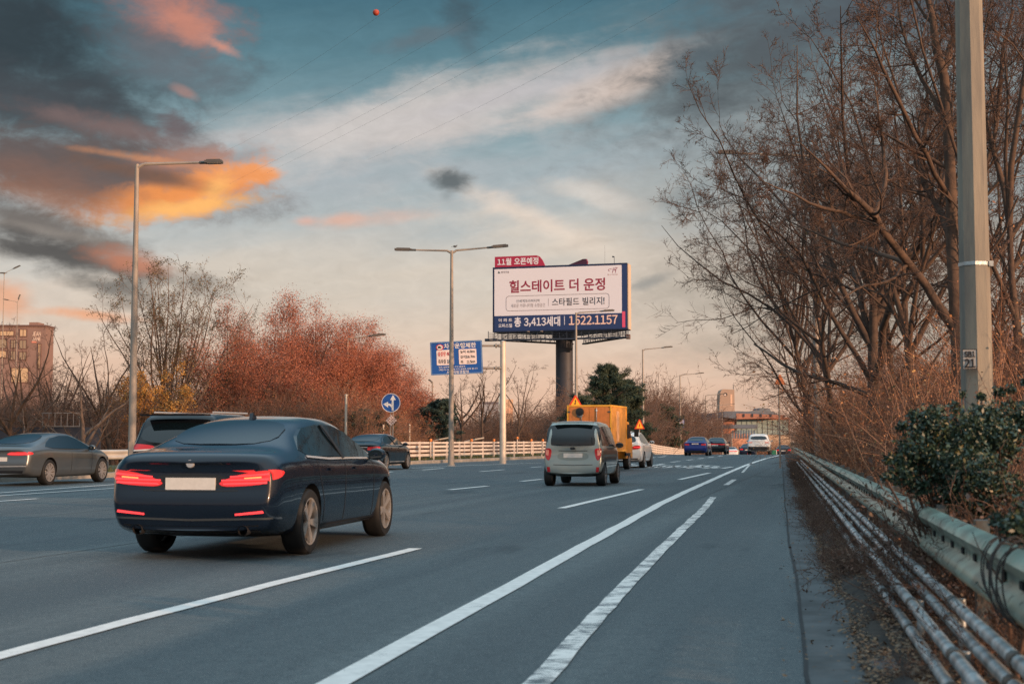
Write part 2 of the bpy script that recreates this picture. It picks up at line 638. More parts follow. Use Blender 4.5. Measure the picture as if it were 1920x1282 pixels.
def paint_mat(name, wear):
    m = bpy.data.materials.new(name)
    m.use_nodes = True
    t = NT(m.node_tree)
    b = m.node_tree.nodes['Principled BSDF']
    v = t.n('ShaderNodeTexCoord').outputs['Object']
    mp = t.n('ShaderNodeMapping')
    mp.inputs['Scale'].default_value = (7, 34, 1) if wear < .55 else (55, 55, 55)
    t.put(mp.inputs[0], v)
    w = t.m('ADD', t.m('MULTIPLY', t.noise(v, 3.0, 3, .6), .4), t.m('MULTIPLY', t.noise(mp.outputs[0], 1.0, 6, .75), .6))
    c = t.mix(t.smooth(t.noise(v, 9, 4, .6), .3, .8), (.84, .81, .77), (.64, .62, .59))
    c = t.mix(t.smooth(w, wear, wear + .05), c, lin(92, 99, 103))
    t.put(b.inputs['Base Color'], c)
    b.inputs['Roughness'].default_value = .6
    return m


m_line = paint_mat('road_paint', .60)
m_worn = paint_mat('worn_road_paint', .497)
m_concrete = mat('gutter_concrete', lin(90, 95, 98), .88, color2=lin(64, 68, 70), vscale=2.2, bump=.12, bscale=50)
m_kerb = mat('kerb_stone', lin(150, 142, 132), .85, var=.15, vscale=2, bump=.2)
m_seam = mat('seam_tar', lin(38, 41, 44), .8)
m_earth = mat('earth', (.018, .016, .015), .95, color2=(.050, .041, .033), vscale=5, bump=1.0, bscale=9)
m_field = mat('dry_grass_ground', (.07, .062, .035), .95, color2=(.11, .085, .05), vscale=.3, bump=.5, bscale=3)

# ground out to the horizon
mb = MB()
gys = [-400, -100, -30, 0, 20, 40, 60, 80, 100, 118, 126, 135, 150, 170, 200, 260, 330, 420, 800, 1800, 4500]
gxs = [-4000, -800, -200, -60, -20, 0, 20, 60, 200, 800, 4000]
mb.add([(x, y, gz(y) - .14) for y in gys for x in gxs],
       [(i * 11 + j, i * 11 + j + 1, (i + 1) * 11 + j + 1, (i + 1) * 11 + j) for i in range(len(gys) - 1) for j in range(10)])
tag(mb.obj('ground', m_field), kind='structure')


def sheet(name, fa, fb, z, m, ys=YS, sub=1):
    mb = MB()
    n = sub + 1
    vs = []
    for y in ys:
        a, c_ = fa(y), fb(y)
        vs += [(a + (c_ - a) * k / sub, y, gz(y) + z) for k in range(n)]
    mb.add(vs, [(i * n + j, i * n + j + 1, (i + 1) * n + j + 1, (i + 1) * n + j) for i in range(len(ys) - 1) for j in range(sub)])
    return tag(mb.obj(name, m), kind='structure')


sheet('road', left_x, lambda y: seam_x(y) + .02, 0.0, m_asph)
sheet('gutter', seam_x, lambda y: kerb_x(y) + .12, .004, m_concrete)
# tar seam along the gutter, wandering a little
sy = np.arange(3, 118, .5)
wob = np.cumsum(rng.normal(0, .006, len(sy)))
wob -= np.linspace(wob[0], wob[-1], len(sy))
mb = MB()


def ribbon(mb, pts, w, z=.008, w1=None):
    """flat strip of paint along points (x, y) on the ground"""
    vs = []
    n = len(pts)
    for i, (x, y) in enumerate(pts):
        a, c_ = pts[max(i - 1, 0)], pts[min(i + 1, n - 1)]
        dx, dy = c_[0] - a[0], c_[1] - a[1]
        L = math.hypot(dx, dy)
        ww = w if w1 is None else w + (w1 - w) * i / (n - 1)
        ww = ww[i] if hasattr(ww, '__len__') else ww
        nx, ny = dy / L * ww / 2, -dx / L * ww / 2
        zz = gz(y) + z
        vs += [(x - nx, y - ny, zz), (x + nx, y + ny, zz)]
    mb.add(vs, [(2 * i, 2 * i + 1, 2 * i + 3, 2 * i + 2) for i in range(n - 1)])


ribbon(mb, [(seam_x(y) + w_ * .8, y) for y, w_ in zip(sy, wob)], .022)
# joints in the asphalt between paving runs
for x0, y0, d, L in ((-6.2, 9, .225, 50), (-9.8, 12, .22, 60), (3.9, 30, .225, 40)):
    pts = [(x0 + d * k + random.uniform(-.015, .015), y0 + k) for k in np.arange(0, L, .7)]
    ribbon(mb, pts, .016, z=.003)
tag(mb.obj('road_seam', m_seam), kind='structure')


def dense(pts, step=.35, jit=.004):
    out = []
    for (x0, y0), (x1, y1) in zip(pts, pts[1:]):
        n = max(1, int(math.hypot(x1 - x0, y1 - y0) / step))
        out += [(x0 + (x1 - x0) * k / n + random.uniform(-jit, jit), y0 + (y1 - y0) * k / n) for k in range(n)]
    return out + [pts[-1]]


def gp(*pp):
    return [(G(x, y).x, G(x, y).y) for x, y in pp]


# lane lines, each taken from where the photo shows it on the road
mb = MB()
ribbon(mb, dense(gp((-330, 1320), (0, 1230), (250, 1163), (520, 1093), (780, 1028.5)), jit=.006), .15)
ribbon(mb, dense(gp((1053, 953), (1203, 917.5))), .16)
ribbon(mb, gp((1274, 899), (1330, 886.5)), .17)
ribbon(mb, gp((1354, 878), (1373, 875.2)), .2)
edge = gp((560, 1320), (630, 1282), (800, 1187), (960, 1099), (1070, 1037), (1151, 992.5), (1241, 943), (1292, 919), (1353, 891.5), (1396, 873), (1420, 864.5), (1438, 859), (1466, 852.3))
ribbon(mb, dense(edge, 1.0, .012), .165, w1=.22)
for a, c_ in (((842, 918.3), (914, 911.2)), ((977, 902.4), (1016, 898.2))):
    ribbon(mb, gp(a, c_), .17)
for a, c_ in (((1258, 866.4), (1274, 864.7)), ((1287.5, 862.6), (1299, 861.4)), ((1309, 860), (1320, 858.9)), ((1328, 857.6), (1338, 856.5)), ((1346, 855.2), (1354, 854.3)),
              ((1170, 872), (1190, 869.8)), ((1234, 857), (1247, 855.8)), ((1222, 858), (1228, 857.2)), ((1243, 854.5), (1251, 853.7))):
    ribbon(mb, gp(a, c_), .2)
ribbon(mb, gp((-60, 928), (0, 924), (225, 907.5), (330, 899)), .13)
ribbon(mb, gp((-60, 935), (0, 929.5), (240, 913.5), (330, 906.5)), .13)
ribbon(mb, gp((-60, 944), (70, 935)), .14)
ribbon(mb, gp((722, 885.8), (736, 884.4)), .16)
ribbon(mb, gp((792, 881), (832, 877.6)), .16)
ribbon(mb, gp((770, 877.5), (880, 872.4), (960, 869.3), (1015, 867.6)), .15)
ribbon(mb, gp((995, 876.2), (1016, 874.6)), .16)
ribbon(mb, gp((900, 884), (945, 880.4)), .16)
tag(mb.obj('lane_markings', m_line), kind='structure')
mb = MB()
# strokes of the big lettering painted on the far lane, too foreshortened to read
def stroke(*pp, w=.24):
    ribbon(mb, gp(*pp), w, z=.009)
for x in (0, 28, 62, 94, 128):
    X = 1214 + x * .82
    stroke((X, 875.5), (X + 8, 872.8), (X + 22, 872.4), w=.3)
    stroke((X + 3, 877), (X + 18, 876.2), (X + 25, 874), w=.3)
stroke((1292, 878), (1310, 872.5), (1319, 871.5), w=.3)
stroke((1228, 872.5), (1244, 869.6), w=.3)
for X in (1182, 1196):
    stroke((X, 875.5), (X + 12, 872.4), w=.42)
stroke((1316, 878.5), (1332, 877.6), w=.3)
stroke((1336, 878), (1346, 876), w=.3)
tag(mb.obj('road_lettering_marking', m_worn), kind='structure')
mb = MB()
wl = dense(gp((950, 1325), (1010, 1282), (1085, 1195), (1165, 1108), (1230, 1041), (1275, 996), (1322, 952), (1337, 932)), .5, .01)
ribbon(mb, wl, .135)
ribbon(mb, gp((1361, 909.5), (1377, 899)), .15)
ribbon(mb, gp((1392, 886), (1401, 876), (1409, 868)), .1)
tag(mb.obj('worn_marking', m_worn), kind='structure')

# kerb and grass strip on the far left side
mb = MB()
ky = [y for y in YS if 20 <= y <= 200]
for y0, y1 in zip(ky, ky[1:]):
    a, c_ = left_x(y0), left_x(y1)
    vs = []
    for x, y in ((a, y0), (c_, y1)):
        g_ = gz(y)
        vs += [(x + .02, y, g_ - .1), (x, y, g_ + .15), (x - .28, y, g_ + .16), (x - .28, y, g_ - .1)]
    mb.add(vs, [(0, 1, 5, 4), (1, 2, 6, 5), (2, 3, 7, 6)])
tag(mb.obj('kerb', m_kerb), kind='structure')
m_turf = mat('turf', (.055, .06, .02), .95, color2=(.10, .085, .04), vscale=2, bump=.6, bscale=14)
sheet('grass_verge', lambda y: left_x(y) - 9, lambda y: left_x(y) - .27, .13, m_turf, ys=ky, sub=4)
# earth verge on the right, uneven under the leaf litter
mb = MB()
vy_ = [-4, -2] + list(np.arange(0, 40, .5)) + list(np.arange(40, 130, 2)) + [135, 145, 160, 185, 220, 300]
vo = [-.06, .12, .3, .5, .75, 1.1, 1.6, 2.5, 4, 7, 14]
vs = []
for y in vy_:
    for j, o in enumerate(vo):
        h = .012 if j == 0 else .05 + .06 * math.sin(y * 1.7 + o * 5) * math.sin(y * .63 + o * 2.2) + random.uniform(-.025, .03) + (.03 * o if o > 1.5 else 0)
        vs.append((kerb_x(y) + o + random.uniform(-.04, .04) * (1 if j < 3 else 2), y, gz(y) + h))
nv = len(vo)
mb.add(vs, [(i * nv + j, i * nv + j + 1, (i + 1) * nv + j + 1, (i + 1) * nv + j) for i in range(len(vy_) - 1) for j in range(nv - 1)])
tag(mb.obj('earth_verge', m_earth, smooth=True, angle=180), kind='structure')

LEAF_RAMP = [(0, (.10, .05, .025)), (.3, (.16, .085, .04)), (.55, (.22, .13, .07)), (.8, (.13, .10, .075)), (1, (.28, .19, .11))]
m_litter = mat('leaf_litter', (.1, .06, .03), .8, island=LEAF_RAMP)


def leaf_quads(pos, size, flat=False, aspect=.6, normals=None):
    """rhombic leaves at the positions, turned at random"""
    n = len(pos)
    pos = np.asarray(pos)
    a = rng.normal(size=(n, 3))
    if flat:
        a[:, 2] *= .25
    a /= np.linalg.norm(a, axis=1, keepdims=True)
    q = rng.normal(size=(n, 3))
    if flat:
        q[:, 2] *= .25
    bb = np.cross(a, q)
    if flat:
        bb = np.cross(np.cross(a, [0, 0, 1.0]) * 1.0, [0, 0, 1.0]) * 0 + np.stack([-a[:, 1], a[:, 0], rng.normal(0, .3, n)], 1)
    bb /= np.linalg.norm(bb, axis=1, keepdims=True)
    s = (np.asarray(size) * rng.uniform(.6, 1.3, n))[:, None]
    V = np.stack([pos - a * s, pos - bb * s * aspect, pos + a * s, pos + bb * s * aspect], 1).reshape(-1, 3)
    F = np.arange(4 * n).reshape(n, 4)
    return V, F


n = 34000
yy = rng.uniform(0, 1, n) ** 1.8 * 46 + 4
off = rng.gamma(2.0, .19, n) - .15
clump = (np.sin(yy * 2.3) + np.sin(yy * .9 + 1) + rng.normal(0, .8, n)) > -1.1
yy, off = yy[clump], off[clump]
stray = rng.uniform(0, 1, len(yy)) < .05
off[stray] = rng.uniform(-.5, .4, stray.sum())
pos = np.stack([.5 + .185 * yy + off, yy, np.where(off > .1, .085, .02) + rng.uniform(0, .03, len(yy))], 1)
V, F = leaf_quads(pos, rng.uniform(.007, .019, len(yy)), flat=True)
tag(link('fallen_leaves', np_mesh('fallen_leaves', V, F, m_litter)), kind='stuff')
# thin grass on the left strip
n = 5000
yy = rng.uniform(30, 130, n)
xx = np.array([left_x(y) for y in yy]) - rng.uniform(.3, 3.0, n)
zz = np.array([gz(y) for y in yy]) + .13
w_ = rng.uniform(.01, .03, n)
h_ = rng.uniform(.06, .22, n)
V = np.stack([np.stack([xx - w_, yy, zz], 1), np.stack([xx + w_, yy, zz], 1), np.stack([xx + rng.normal(0, .06, n), yy + rng.normal(0, .06, n), zz + h_], 1)], 1).reshape(-1, 3)
m_grass = mat('grass_blades', (.06, .08, .02), .8, island=[(0, (.05, .075, .018)), (.5, (.08, .09, .03)), (1, (.17, .13, .06))])
tag(link('grass', np_mesh('grass', V, np.arange(3 * n).reshape(n, 3), m_grass)), kind='stuff')

# ================================================================== rails beside the road on the right
m_galv = mat('galvanised_steel', lin(196, 206, 210), .3, metal=.45, color2=lin(104, 110, 112), vscale=3.0, bump=.12, bscale=30, stretch=(1, 2.2, 1))  # darker bands across the pipes: dirt and twig shadows put into colour
m_rail = mat('painted_steel_rail', lin(150, 172, 158), .36, metal=.25, color2=lin(104, 116, 106), vscale=3.0, bump=.15, bscale=25)


def rusty(m, lo, hi, scale=1.4):
    """rust and grime in patches with a shape of their own"""
    t = NT(m.node_tree)
    b = m.node_tree.nodes['Principled BSDF']
    src = b.inputs['Base Color'].links[0].from_socket
    v = t.n('ShaderNodeTexCoord').outputs['Object']
    f = t.smooth(t.m('ADD', t.m('MULTIPLY', t.noise(v, scale, 3, .6), .5), t.m('MULTIPLY', t.noise(v, scale * 12, 5, .7), .5)), lo, hi, 0, .85)
    t.put(b.inputs['Base Color'], t.mix(f, src, t.ramp(t.noise(v, 30, 3), [(.3, (.11, .05, .03)), (.7, (.06, .055, .05))])))
    t.put(b.inputs['Roughness'], t.m('MULTIPLY_ADD', f, .4, .36))


rusty(m_rail, .53, .62)
rusty(m_galv, .585, .66, 2.2)
m_post = mat('rail_post_steel', lin(110, 120, 122), .55, metal=.6, color2=lin(84, 70, 58), vscale=5)
m_rust = mat('rusty_wire', lin(44, 40, 38), .7)
m_dark = mat('dark_void', (.012, .013, .015), .9)


def along(off, z, y0, y1, step=1.0, wob=.0):
    return [(0.0 + off + .185 * y + random.uniform(-wob, wob), y, gz(y) + z + random.uniform(-wob, wob)) for y in np.arange(y0, y1 + .01, step)]


gr = thing('guardrail', 'long weathered green-grey steel guardrail beside the brambles on the right shoulder', 'guardrail', (1.05 + .185 * 3, 3, 0))
gi = Vector(gr.location)
PROF = [(0, .735), (-.055, .715), (-.08, .675), (-.055, .63), (-.005, .60), (-.005, .55), (-.055, .52), (-.08, .475), (-.055, .43), (0, .41)]
PROF = PROF + [(x + .004, z) for x, z in PROF[::-1]]
for k in range(11):                         # lapped beams of four metres, then longer runs
    y0 = 3 + (k * 4.0 if k < 8 else 32 + (k - 8) * 26)
    y1 = y0 + (4.15 if k < 8 else 26.2)
    mb = MB()
    o = .003 * (k % 2)
    ys_ = [y0, y1]
    np_ = len(PROF)
    vs = [(1.05 + .185 * y + x - o - gi.x, y - gi.y, z + gz(y)) for y in ys_ for x, z in PROF]
    mb.add(vs, [(j, (j + 1) % np_, np_ + (j + 1) % np_, np_ + j) for j in range(np_)] + [tuple(range(np_)), tuple(range(np_, 2 * np_))])
    if k < 8:                               # the slots along the trough of each beam
        for y in np.arange(y0 + .25, y1, .5):
            mb.box((1.05 + .185 * y - .012 - gi.x, y - gi.y, .575), (.012, .09, .035), -math.atan(.185), mi=1)
    mb.obj('beam', [m_rail, m_dark], gr, angle=60)
for y in np.arange(4.2, 60, 2.0):
    mb = MB()
    mb.box((1.05 + .185 * y + .09 - gi.x, y - gi.y, .36), (.075, .11, .78), -math.atan(.185))
    mb.box((1.05 + .185 * y + .03 - gi.x, y - gi.y, .575), (.05, .1, .3), -math.atan(.185))
    mb.obj('post', m_post, gr)

for off, za, zc, lab in ((.9, .355, .265, 'upper twin pipe handrail of grey galvanised steel, just below the guardrail'),
                         (.75, .27, .12, 'lower twin pipe handrail of grey galvanised steel, nearest the leaf-strewn gutter')):
    r_ = thing('pipe_rail', lab, 'pipe rail', (off + .185 * 3, 3, 0), group='twin pipe rails below the guardrail')
    L = Vector(r_.location)
    for zz_, oo in ((za, 0), (zc, -.015)):
        mb = MB()
        mb.tube([Vector(p) - L for p in along(off + oo, zz_, 2.5, 62, 1.5, .004)], .031, 10)
        mb.obj('pipe', m_galv, r_, angle=60)
    for k, y in enumerate(np.arange(3.6 if off > .8 else 4.3, 34, 2.0)):
        mb = MB()
        mb.tube([(off + .185 * y + .045 - L.x, y - L.y, -.05), (off + .185 * y + .045 - L.x, y - L.y, za + .02)], .022, 8)
        mb.obj('post', m_galv, r_, angle=60)
        for zz_, oo in ((za, 0), (zc, -.015)):
            MB().tube([(off + oo + .185 * (y + s_) - L.x, y + s_ - L.y, zz_) for s_ in (-.05, .05)], .036, 10).obj('clamp', m_post, r_, angle=60)

# old wire wound round the guardrail joint, and dead vine stems over the pipes
mb = MB()
for k in range(9):
    y = 6.15 + .05 * k + random.uniform(-.05, .05)
    cx = 1.05 + .185 * y - .03
    rx, rz_ = random.uniform(.07, .1), random.uniform(.16, .2)
    tl = random.uniform(-.12, .12)
    mb.tube([(cx + rx * math.cos(a), y + tl * math.sin(a) + .03 * math.cos(a * 2), .58 + rz_ * math.sin(a)) for a in np.linspace(0, 2 * math.pi, 22)], .004, 5)
tag(mb.obj('wire_coil', m_rust), 'coil of black wire wound round the nearest guardrail joint', 'wire')

# ------------------------------------------------------------------ guardrail and white fence on the left side
m_whitefence = mat('white_fence_paint', lin(204, 192, 182), .6, var=.06, vscale=1.5)
m_lrail = mat('left_rail_steel', lin(190, 184, 176), .5, metal=.3, var=.08, vscale=2)
lr = thing('steel_barrier', 'pale steel crash barrier on the grass strip behind the grey saloon', 'guardrail', (left_x(40) - .8, 40, .13))
L = Vector(lr.location)
mb = MB()
ys_ = [33, 66]
vs = [(left_x(y) - .8 - x - L.x, y - L.y, z + .02) for y in ys_ for x, z in PROF]
mb.add(vs, [(j, (j + 1) % len(PROF), len(PROF) + (j + 1) % len(PROF), len(PROF) + j) for j in range(len(PROF))])
mb.obj('beam', m_lrail, lr, angle=60)
for y in np.arange(33.5, 66, 4):
    mb = MB()
    mb.box((left_x(y) - .9 - L.x, y - L.y, .36), (.1, .12, .74))
    mb.obj('post', m_post, lr)
wf = thing('white_fence', 'white railed road fence along the far kerb below the blue signs', 'fence', (left_x(69) - .7, 69, .13))
L = Vector(wf.location)


def fpt(y, z):
    return Vector((left_x(y) - .7, y, gz(y) + z)) - L


fy = [69] + [y for y in YS if 69 < y <= 200]
for z in (.42, .64, .86, 1.06):
    mb = MB()
    for y0, y1 in zip(fy, fy[1:]):
        mb.bar(fpt(y0, z), fpt(y1, z), .05, .125 if z < 1 else .1)
    mb.obj('rail', m_whitefence, wf)
for y in np.arange(69.3, 199, 2.0):
    mb = MB()
    mb.bar(fpt(y, .1), fpt(y, 1.13), .1, .1)
    mb.obj('post', m_whitefence, wf)
m_ball = mat('orange_reflector', (.65, .20, .04), .4)
dl = None
for i, (px, lab) in enumerate(((802, 'left of the double-headed lamp post'), (880, 'just right of the double-headed lamp post'), (922, 'left of the sign gantry pole'), (966, 'right of the sign gantry pole, the tallest'), (992, 'second right of the gantry pole'), (1014, 'nearest the silver van'))):
    Y = next(y for y in np.arange(68, 130, .2) if 960 + (left_x(y) - .7) / y * FPX >= px)
    if dl is None:
        dl = thing('delineator_post', 'x', 'delineator', group='delineators on the white fence')
        MB().tube([(0, 0, .3), (0, 0, 1.16)], .035, 8).obj('post', m_whitefence, dl, smooth=True)
        MB().lathe([(0.001, 1.13), (.07, 1.15), (.09, 1.22), (.07, 1.29), (.001, 1.31)], 10).obj('reflector', m_ball, dl, smooth=True)
        o = dl
    else:
        o = copy_tree(dl)
    o['label'] = 'short fence delineator with a round orange top, ' + lab
    o.location = (left_x(Y) - .6, Y, gz(Y) + (.12 if i == 3 else -.02))


# ================================================================== vehicles
m_tyre = mat('tyre_rubber', (.007, .0075, .008), .7)
m_rim = mat('alloy_rim', lin(176, 170, 164), .3, metal=.6)
m_rimd = mat('dark_alloy', lin(150, 148, 148), .35, metal=.5)
m_disc = mat('brake_disc', (.03, .03, .032), .6, metal=.5)
m_glass = mat('tinted_glass', (.004, .009, .013), .03, spec=.75)
m_plate = mat('number_plate', lin(205, 203, 198), .5, var=.05, vscale=20)
m_chrome = mat('chrome_trim', lin(206, 208, 210), .25, metal=.55)
m_trim = mat('black_trim', (.012, .013, .015), .45)
m_redlens = mat('red_tail_lens', (.5, .012, .018), .12, coat=1.0)
m_redlit = mat('red_lamp_reflector_lit', (.8, .03, .03), .3, emit=(1.0, .075, .085), estr=1.0)
m_redglow = mat('red_lamp_glow', (.6, .02, .02), .2, emit=(1.0, .018, .028), estr=.24, coat=1.0)
m_amber = mat('orange_lamp_lit', (.8, .3, .1), .3, emit=(1.0, .35, .12), estr=.9)
m_white_lens = mat('clear_lens', lin(200, 200, 200), .2, coat=1.0)


def paint(name, c, metal=.35, rough=.32):
    return mat(name, c, rough, metal=metal, coat=.9, spec=.1)


def lerp(a, b, t):
    return a + (b - a) * t


def tab(y, T):
    return float(np.interp(y, [p[0] for p in T], [p[1] for p in T]))


class Car:
    """a car body lofted from its profile tables (y runs forward from the rear bumper), with panels laid onto it"""
    def __init__(s, sp):
        s.sp = sp
        L = sp['L']
        ys = sorted(set([0, .03, .1, .22] + list(np.linspace(.4, L - .4, sp.get('n', 22))) + [L - .22, L - .1, L - .03, L] + sp.get('ys', [])))
        rings = []
        for i, y in enumerate(ys):
            zt, zb, w = tab(y, sp['top']), tab(y, sp['belt']), tab(y, sp['half'])
            zt = max(zt, zb + .02)
            rw = tab(y, sp['roofw'])
            g = min(1, max(0, (zt - zb - .06) / .3))
            zs = tab(y, sp['sill'])
            if i in (0, len(ys) - 1):
                w *= .93
            p = [(0, zs), (w * .86, zs), (w * .955, zs + .07), (w * .99, lerp(zs, zb, .42)), (w, lerp(zs, zb, .70)), (w * .99, zb - .035), (w * .965, zb - .004),
                 (lerp(w * .90, lerp(w * .955, rw, .5), g), lerp(lerp(zb, zt, .5), lerp(zb, zt, .45), g)),
                 (lerp(w * .84, rw, g), zt - lerp(.014, .075, g)), (lerp(w * .62, rw * .84, g), zt - lerp(.006, .022, g)), (lerp(w * .3, rw * .42, g), zt - .003), (0, zt)]
            pts = []
            for x, z in p:
                r_ = tab(z, sp['rear']) * max(0, 1 - y / .6)
                f_ = tab(z, sp['front']) * max(0, 1 - (L - y) / .6)
                pts.append((x, y + r_ - f_ + (.05 * (x / max(w, .1)) ** 2 * (1 if i < 3 else 0)) - (.08 * (x / max(w, .1)) ** 2 * (1 if i > len(ys) - 4 else 0)), z))
            rings.append(pts + [(-x, y_, z) for x, y_, z in pts[-2:0:-1]])
        n = len(rings[0])
        H = len(p)
        vs = [q for r_ in rings for q in r_]
        fs = []
        for i in range(len(rings) - 1):
            for k in range(n):
                k2 = (k + 1) % n
                fs.append((i * n + k, i * n + k2, (i + 1) * n + k2, (i + 1) * n + k))
        for base, rev in ((0, False), ((len(rings) - 1) * n, True)):
            for k in range(H - 1):
                a, b_ = k, k + 1
                la, lb = (n - a) % n, (n - b_) % n
                q = [base + a, base + b_] + ([base + lb] if b_ != H - 1 else []) + ([base + la] if a != 0 else [])
                fs.append(tuple(q if not rev else q[::-1]))
        me = bpy.data.meshes.new('body')
        me.from_pydata(vs, [], fs)
        bm = bmesh.new()
        bm.from_mesh(me)
        bmesh.ops.recalc_face_normals(bm, faces=bm.faces)
        bm.to_mesh(me)
        bm.free()
        me.materials.append(sp['paint'])
        me.materials.append(m_trim)
        o = bpy.data.objects.new('tmp', me)
        COL.objects.link(o)
        sub = o.modifiers.new('s', 'SUBSURF')
        sub.levels = sub.render_levels = sp.get('sub', 2)
        # wheel arches cut through
        cb = MB()
        for y in sp['axles']:
            for s_ in (-1, 1):
                x0, x1 = s_ * (sp['track'] - .19), s_ * 1.4
                cb.lathe([(.001, x0), (sp['wr'] + .055, x0), (sp['wr'] + .055, x1), (.001, x1)], 40, 'X', (0, y, sp['wr']), mi=1)
        cme = cb.mesh('cut', [sp['paint'], m_trim])
        co = bpy.data.objects.new('cut', cme)
        COL.objects.link(co)
        bo = o.modifiers.new('b', 'BOOLEAN')
        bo.operation = 'DIFFERENCE'
        bo.object = co
        bo.solver = 'EXACT'
        bpy.context.view_layer.update()
        dg = bpy.context.evaluated_depsgraph_get()
        s.body = bpy.data.meshes.new_from_object(o.evaluated_get(dg))
        bo.show_viewport = False
        bpy.context.view_layer.update()
        dg = bpy.context.evaluated_depsgraph_get()
        tmp = bpy.data.meshes.new_from_object(o.evaluated_get(dg))
        bm = bmesh.new()
        bm.from_mesh(tmp)
        s.bvh = BVHTree.FromBMesh(bm)
        bm.free()
        bpy.data.objects.remove(o)
        bpy.data.objects.remove(co)
        s.body.polygons.foreach_set('use_smooth', [True] * len(s.body.polygons))
        s.body.set_sharp_from_angle(angle=R(50))
        s.root = None

    def start(s, name, label, cat):
        s.root = thing(name, label, cat)
        s.bo = link('body', s.body, s.root)
        return s.root

    def patch(s, name, poly, d, m, off=.006, parent=None, grid=.07, mirror=False, clip=None, thick=.012, obj=True):
        fit = m is m_glass
        """a thin panel of outline poly (3-D points near the surface) laid onto the body along direction d"""
        mb = MB()
        for sgn in ((1, -1) if mirror else (1,)):
            dd = Vector((d[0] * sgn, d[1], d[2])).normalized()
            u = dd.cross(Vector((0, 0, 1)))
            if u.length < .1:
                u = dd.cross(Vector((0, 1, 0)))
            u.normalize()
            v = u.cross(dd)
            P3 = [Vector((x * sgn, y, z)) for x, y, z in poly]
            P2 = []
            for a, c_ in zip(P3, P3[1:] + P3[:1]):
                n_ = max(1, int((c_ - a).length / (grid * .6)))
                P2 += [((a + (c_ - a) * k / n_).dot(u), (a + (c_ - a) * k / n_).dot(v)) for k in range(n_)]
            nb = len(P2)
            xs, zs = [q[0] for q in P2], [q[1] for q in P2]
            inner = []
            for gx in np.arange(min(xs), max(xs), grid):
                for gy_ in np.arange(min(zs), max(zs), grid):
                    ins = False
                    for (ax, ay), (bx, by) in zip(P2, P2[1:] + P2[:1]):
                        if (ay > gy_) != (by > gy_) and gx < (bx - ax) * (gy_ - ay) / (by - ay) + ax:
                            ins = not ins
                    if ins and min(math.hypot(gx - q[0], gy_ - q[1]) for q in P2) > grid * .3:
                        inner.append((gx, gy_))
            pts = [Vector(q) for q in P2 + inner]
            vo_, eo, fo, *_ = delaunay_2d_cdt(pts, [], [list(range(nb))], 1, 1e-5)
            vv, tt, uu = [], [], []
            base = sum((p_.dot(dd) for p_ in P3)) / len(P3)
            for q in vo_:
                w_ = u * q.x + v * q.y + dd * (base - 1.2)
                h, nn, _, _ = s.bvh.ray_cast(w_, dd, 2.6)
                if h is None or abs((h - w_).length - 1.2) > .6:
                    h, nn, _, _ = s.bvh.find_nearest(u * q.x + v * q.y + dd * base)
                vv.append(h - dd * off)
                tt.append(h.dot(dd))
                uu.append((1, q.x, q.y, q.x * q.x, q.x * q.y, q.y * q.y))
            if fit:                     # glass: one clean curve through the points
                Am, tv = np.array(uu), np.array(tt)
                Am = Am - np.array([0, *Am[:, 1:].mean(0)])
                ft = Am @ np.linalg.lstsq(Am, tv, rcond=None)[0]
                lift = min(.035, max(0.0, float(np.percentile(ft - tv, 97))))
                vv = [v_ + dd * (f_ - t_ - lift) for v_, f_, t_ in zip(vv, ft, tt)]
            # skirt
            edges = {}
            for f in fo:
                for a, c_ in zip(f, list(f[1:]) + [f[0]]):
                    edges[(a, c_)] = edges.get((a, c_), 0) + 1
            bd = [e for e in edges if (e[1], e[0]) not in edges]
            n0 = len(vv)
            idx = {}
            for a, c_ in bd:
                for k in (a, c_):
                    if k not in idx:
                        idx[k] = len(vv)
                        vv.append(vv[k] + dd * (.05 if fit else thick))
            fs = [tuple(f) for f in fo] + [(a, c_, idx[c_], idx[a]) for a, c_ in bd]
            mb.add(vv, fs)
        if not obj:
            return mb
        return mb.obj(name, m, parent or s.root, angle=35)

    def side(s, name, poly, m, **k):
        """patches on both sides, poly in (y, z); one object each"""
        out = []
        w = s.sp['W'] / 2
        for sg in (1, -1):
            out.append(s.patch(name, [(w * sg, y, z) for y, z in poly], (-sg, 0, 0), m, **k))
        return out

    def rear(s, name, poly, m, d=(0, 1, 0), y=0.0, **k):
        return s.patch(name, [(x, y, z) for x, z in poly], d, m, **k)

    def line(s, name, pts, w, m, d, **k):
        """a narrow strip following 3-D points"""
        d_ = Vector(d)
        L, Rr = [], []
        for i, p_ in enumerate(pts):
            a, c_ = Vector(pts[max(i - 1, 0)]), Vector(pts[min(i + 1, len(pts) - 1)])
            n_ = (c_ - a).cross(d_).normalized() * w / 2
            L.append(tuple(Vector(p_) + n_))
            Rr.append(tuple(Vector(p_) - n_))
        return s.patch(name, L + Rr[::-1], d, m, **k)

    def wheels(s, rim=None, spokes=5, rr=.72):
        sp = s.sp
        wr, tw = sp['wr'], .115
        mb = MB()
        mb.lathe([(wr * rr, -tw * .8), (wr * rr * 1.02, -tw), (wr * .93, -tw), (wr * .985, -tw * .8), (wr, -tw * .5), (wr, tw * .5), (wr * .985, tw * .8), (wr * .93, tw), (wr * rr * 1.02, tw), (wr * rr, tw * .8)], 40, 'X')
        tme = mb.mesh('tyre', m_tyre, smooth=True)
        mb = MB()
        r0 = wr * rr
        mb.lathe([(r0 * 1.02, tw * .9), (r0 * .99, tw * .98), (r0 * .93, tw * .93), (r0 * .90, tw * .6), (r0 * .9, -tw * .6)], 40, 'X')
        mb.lathe([(r0 * .2, tw * .62), (r0 * .19, tw * .78), (.001, tw * .82)], 20, 'X')
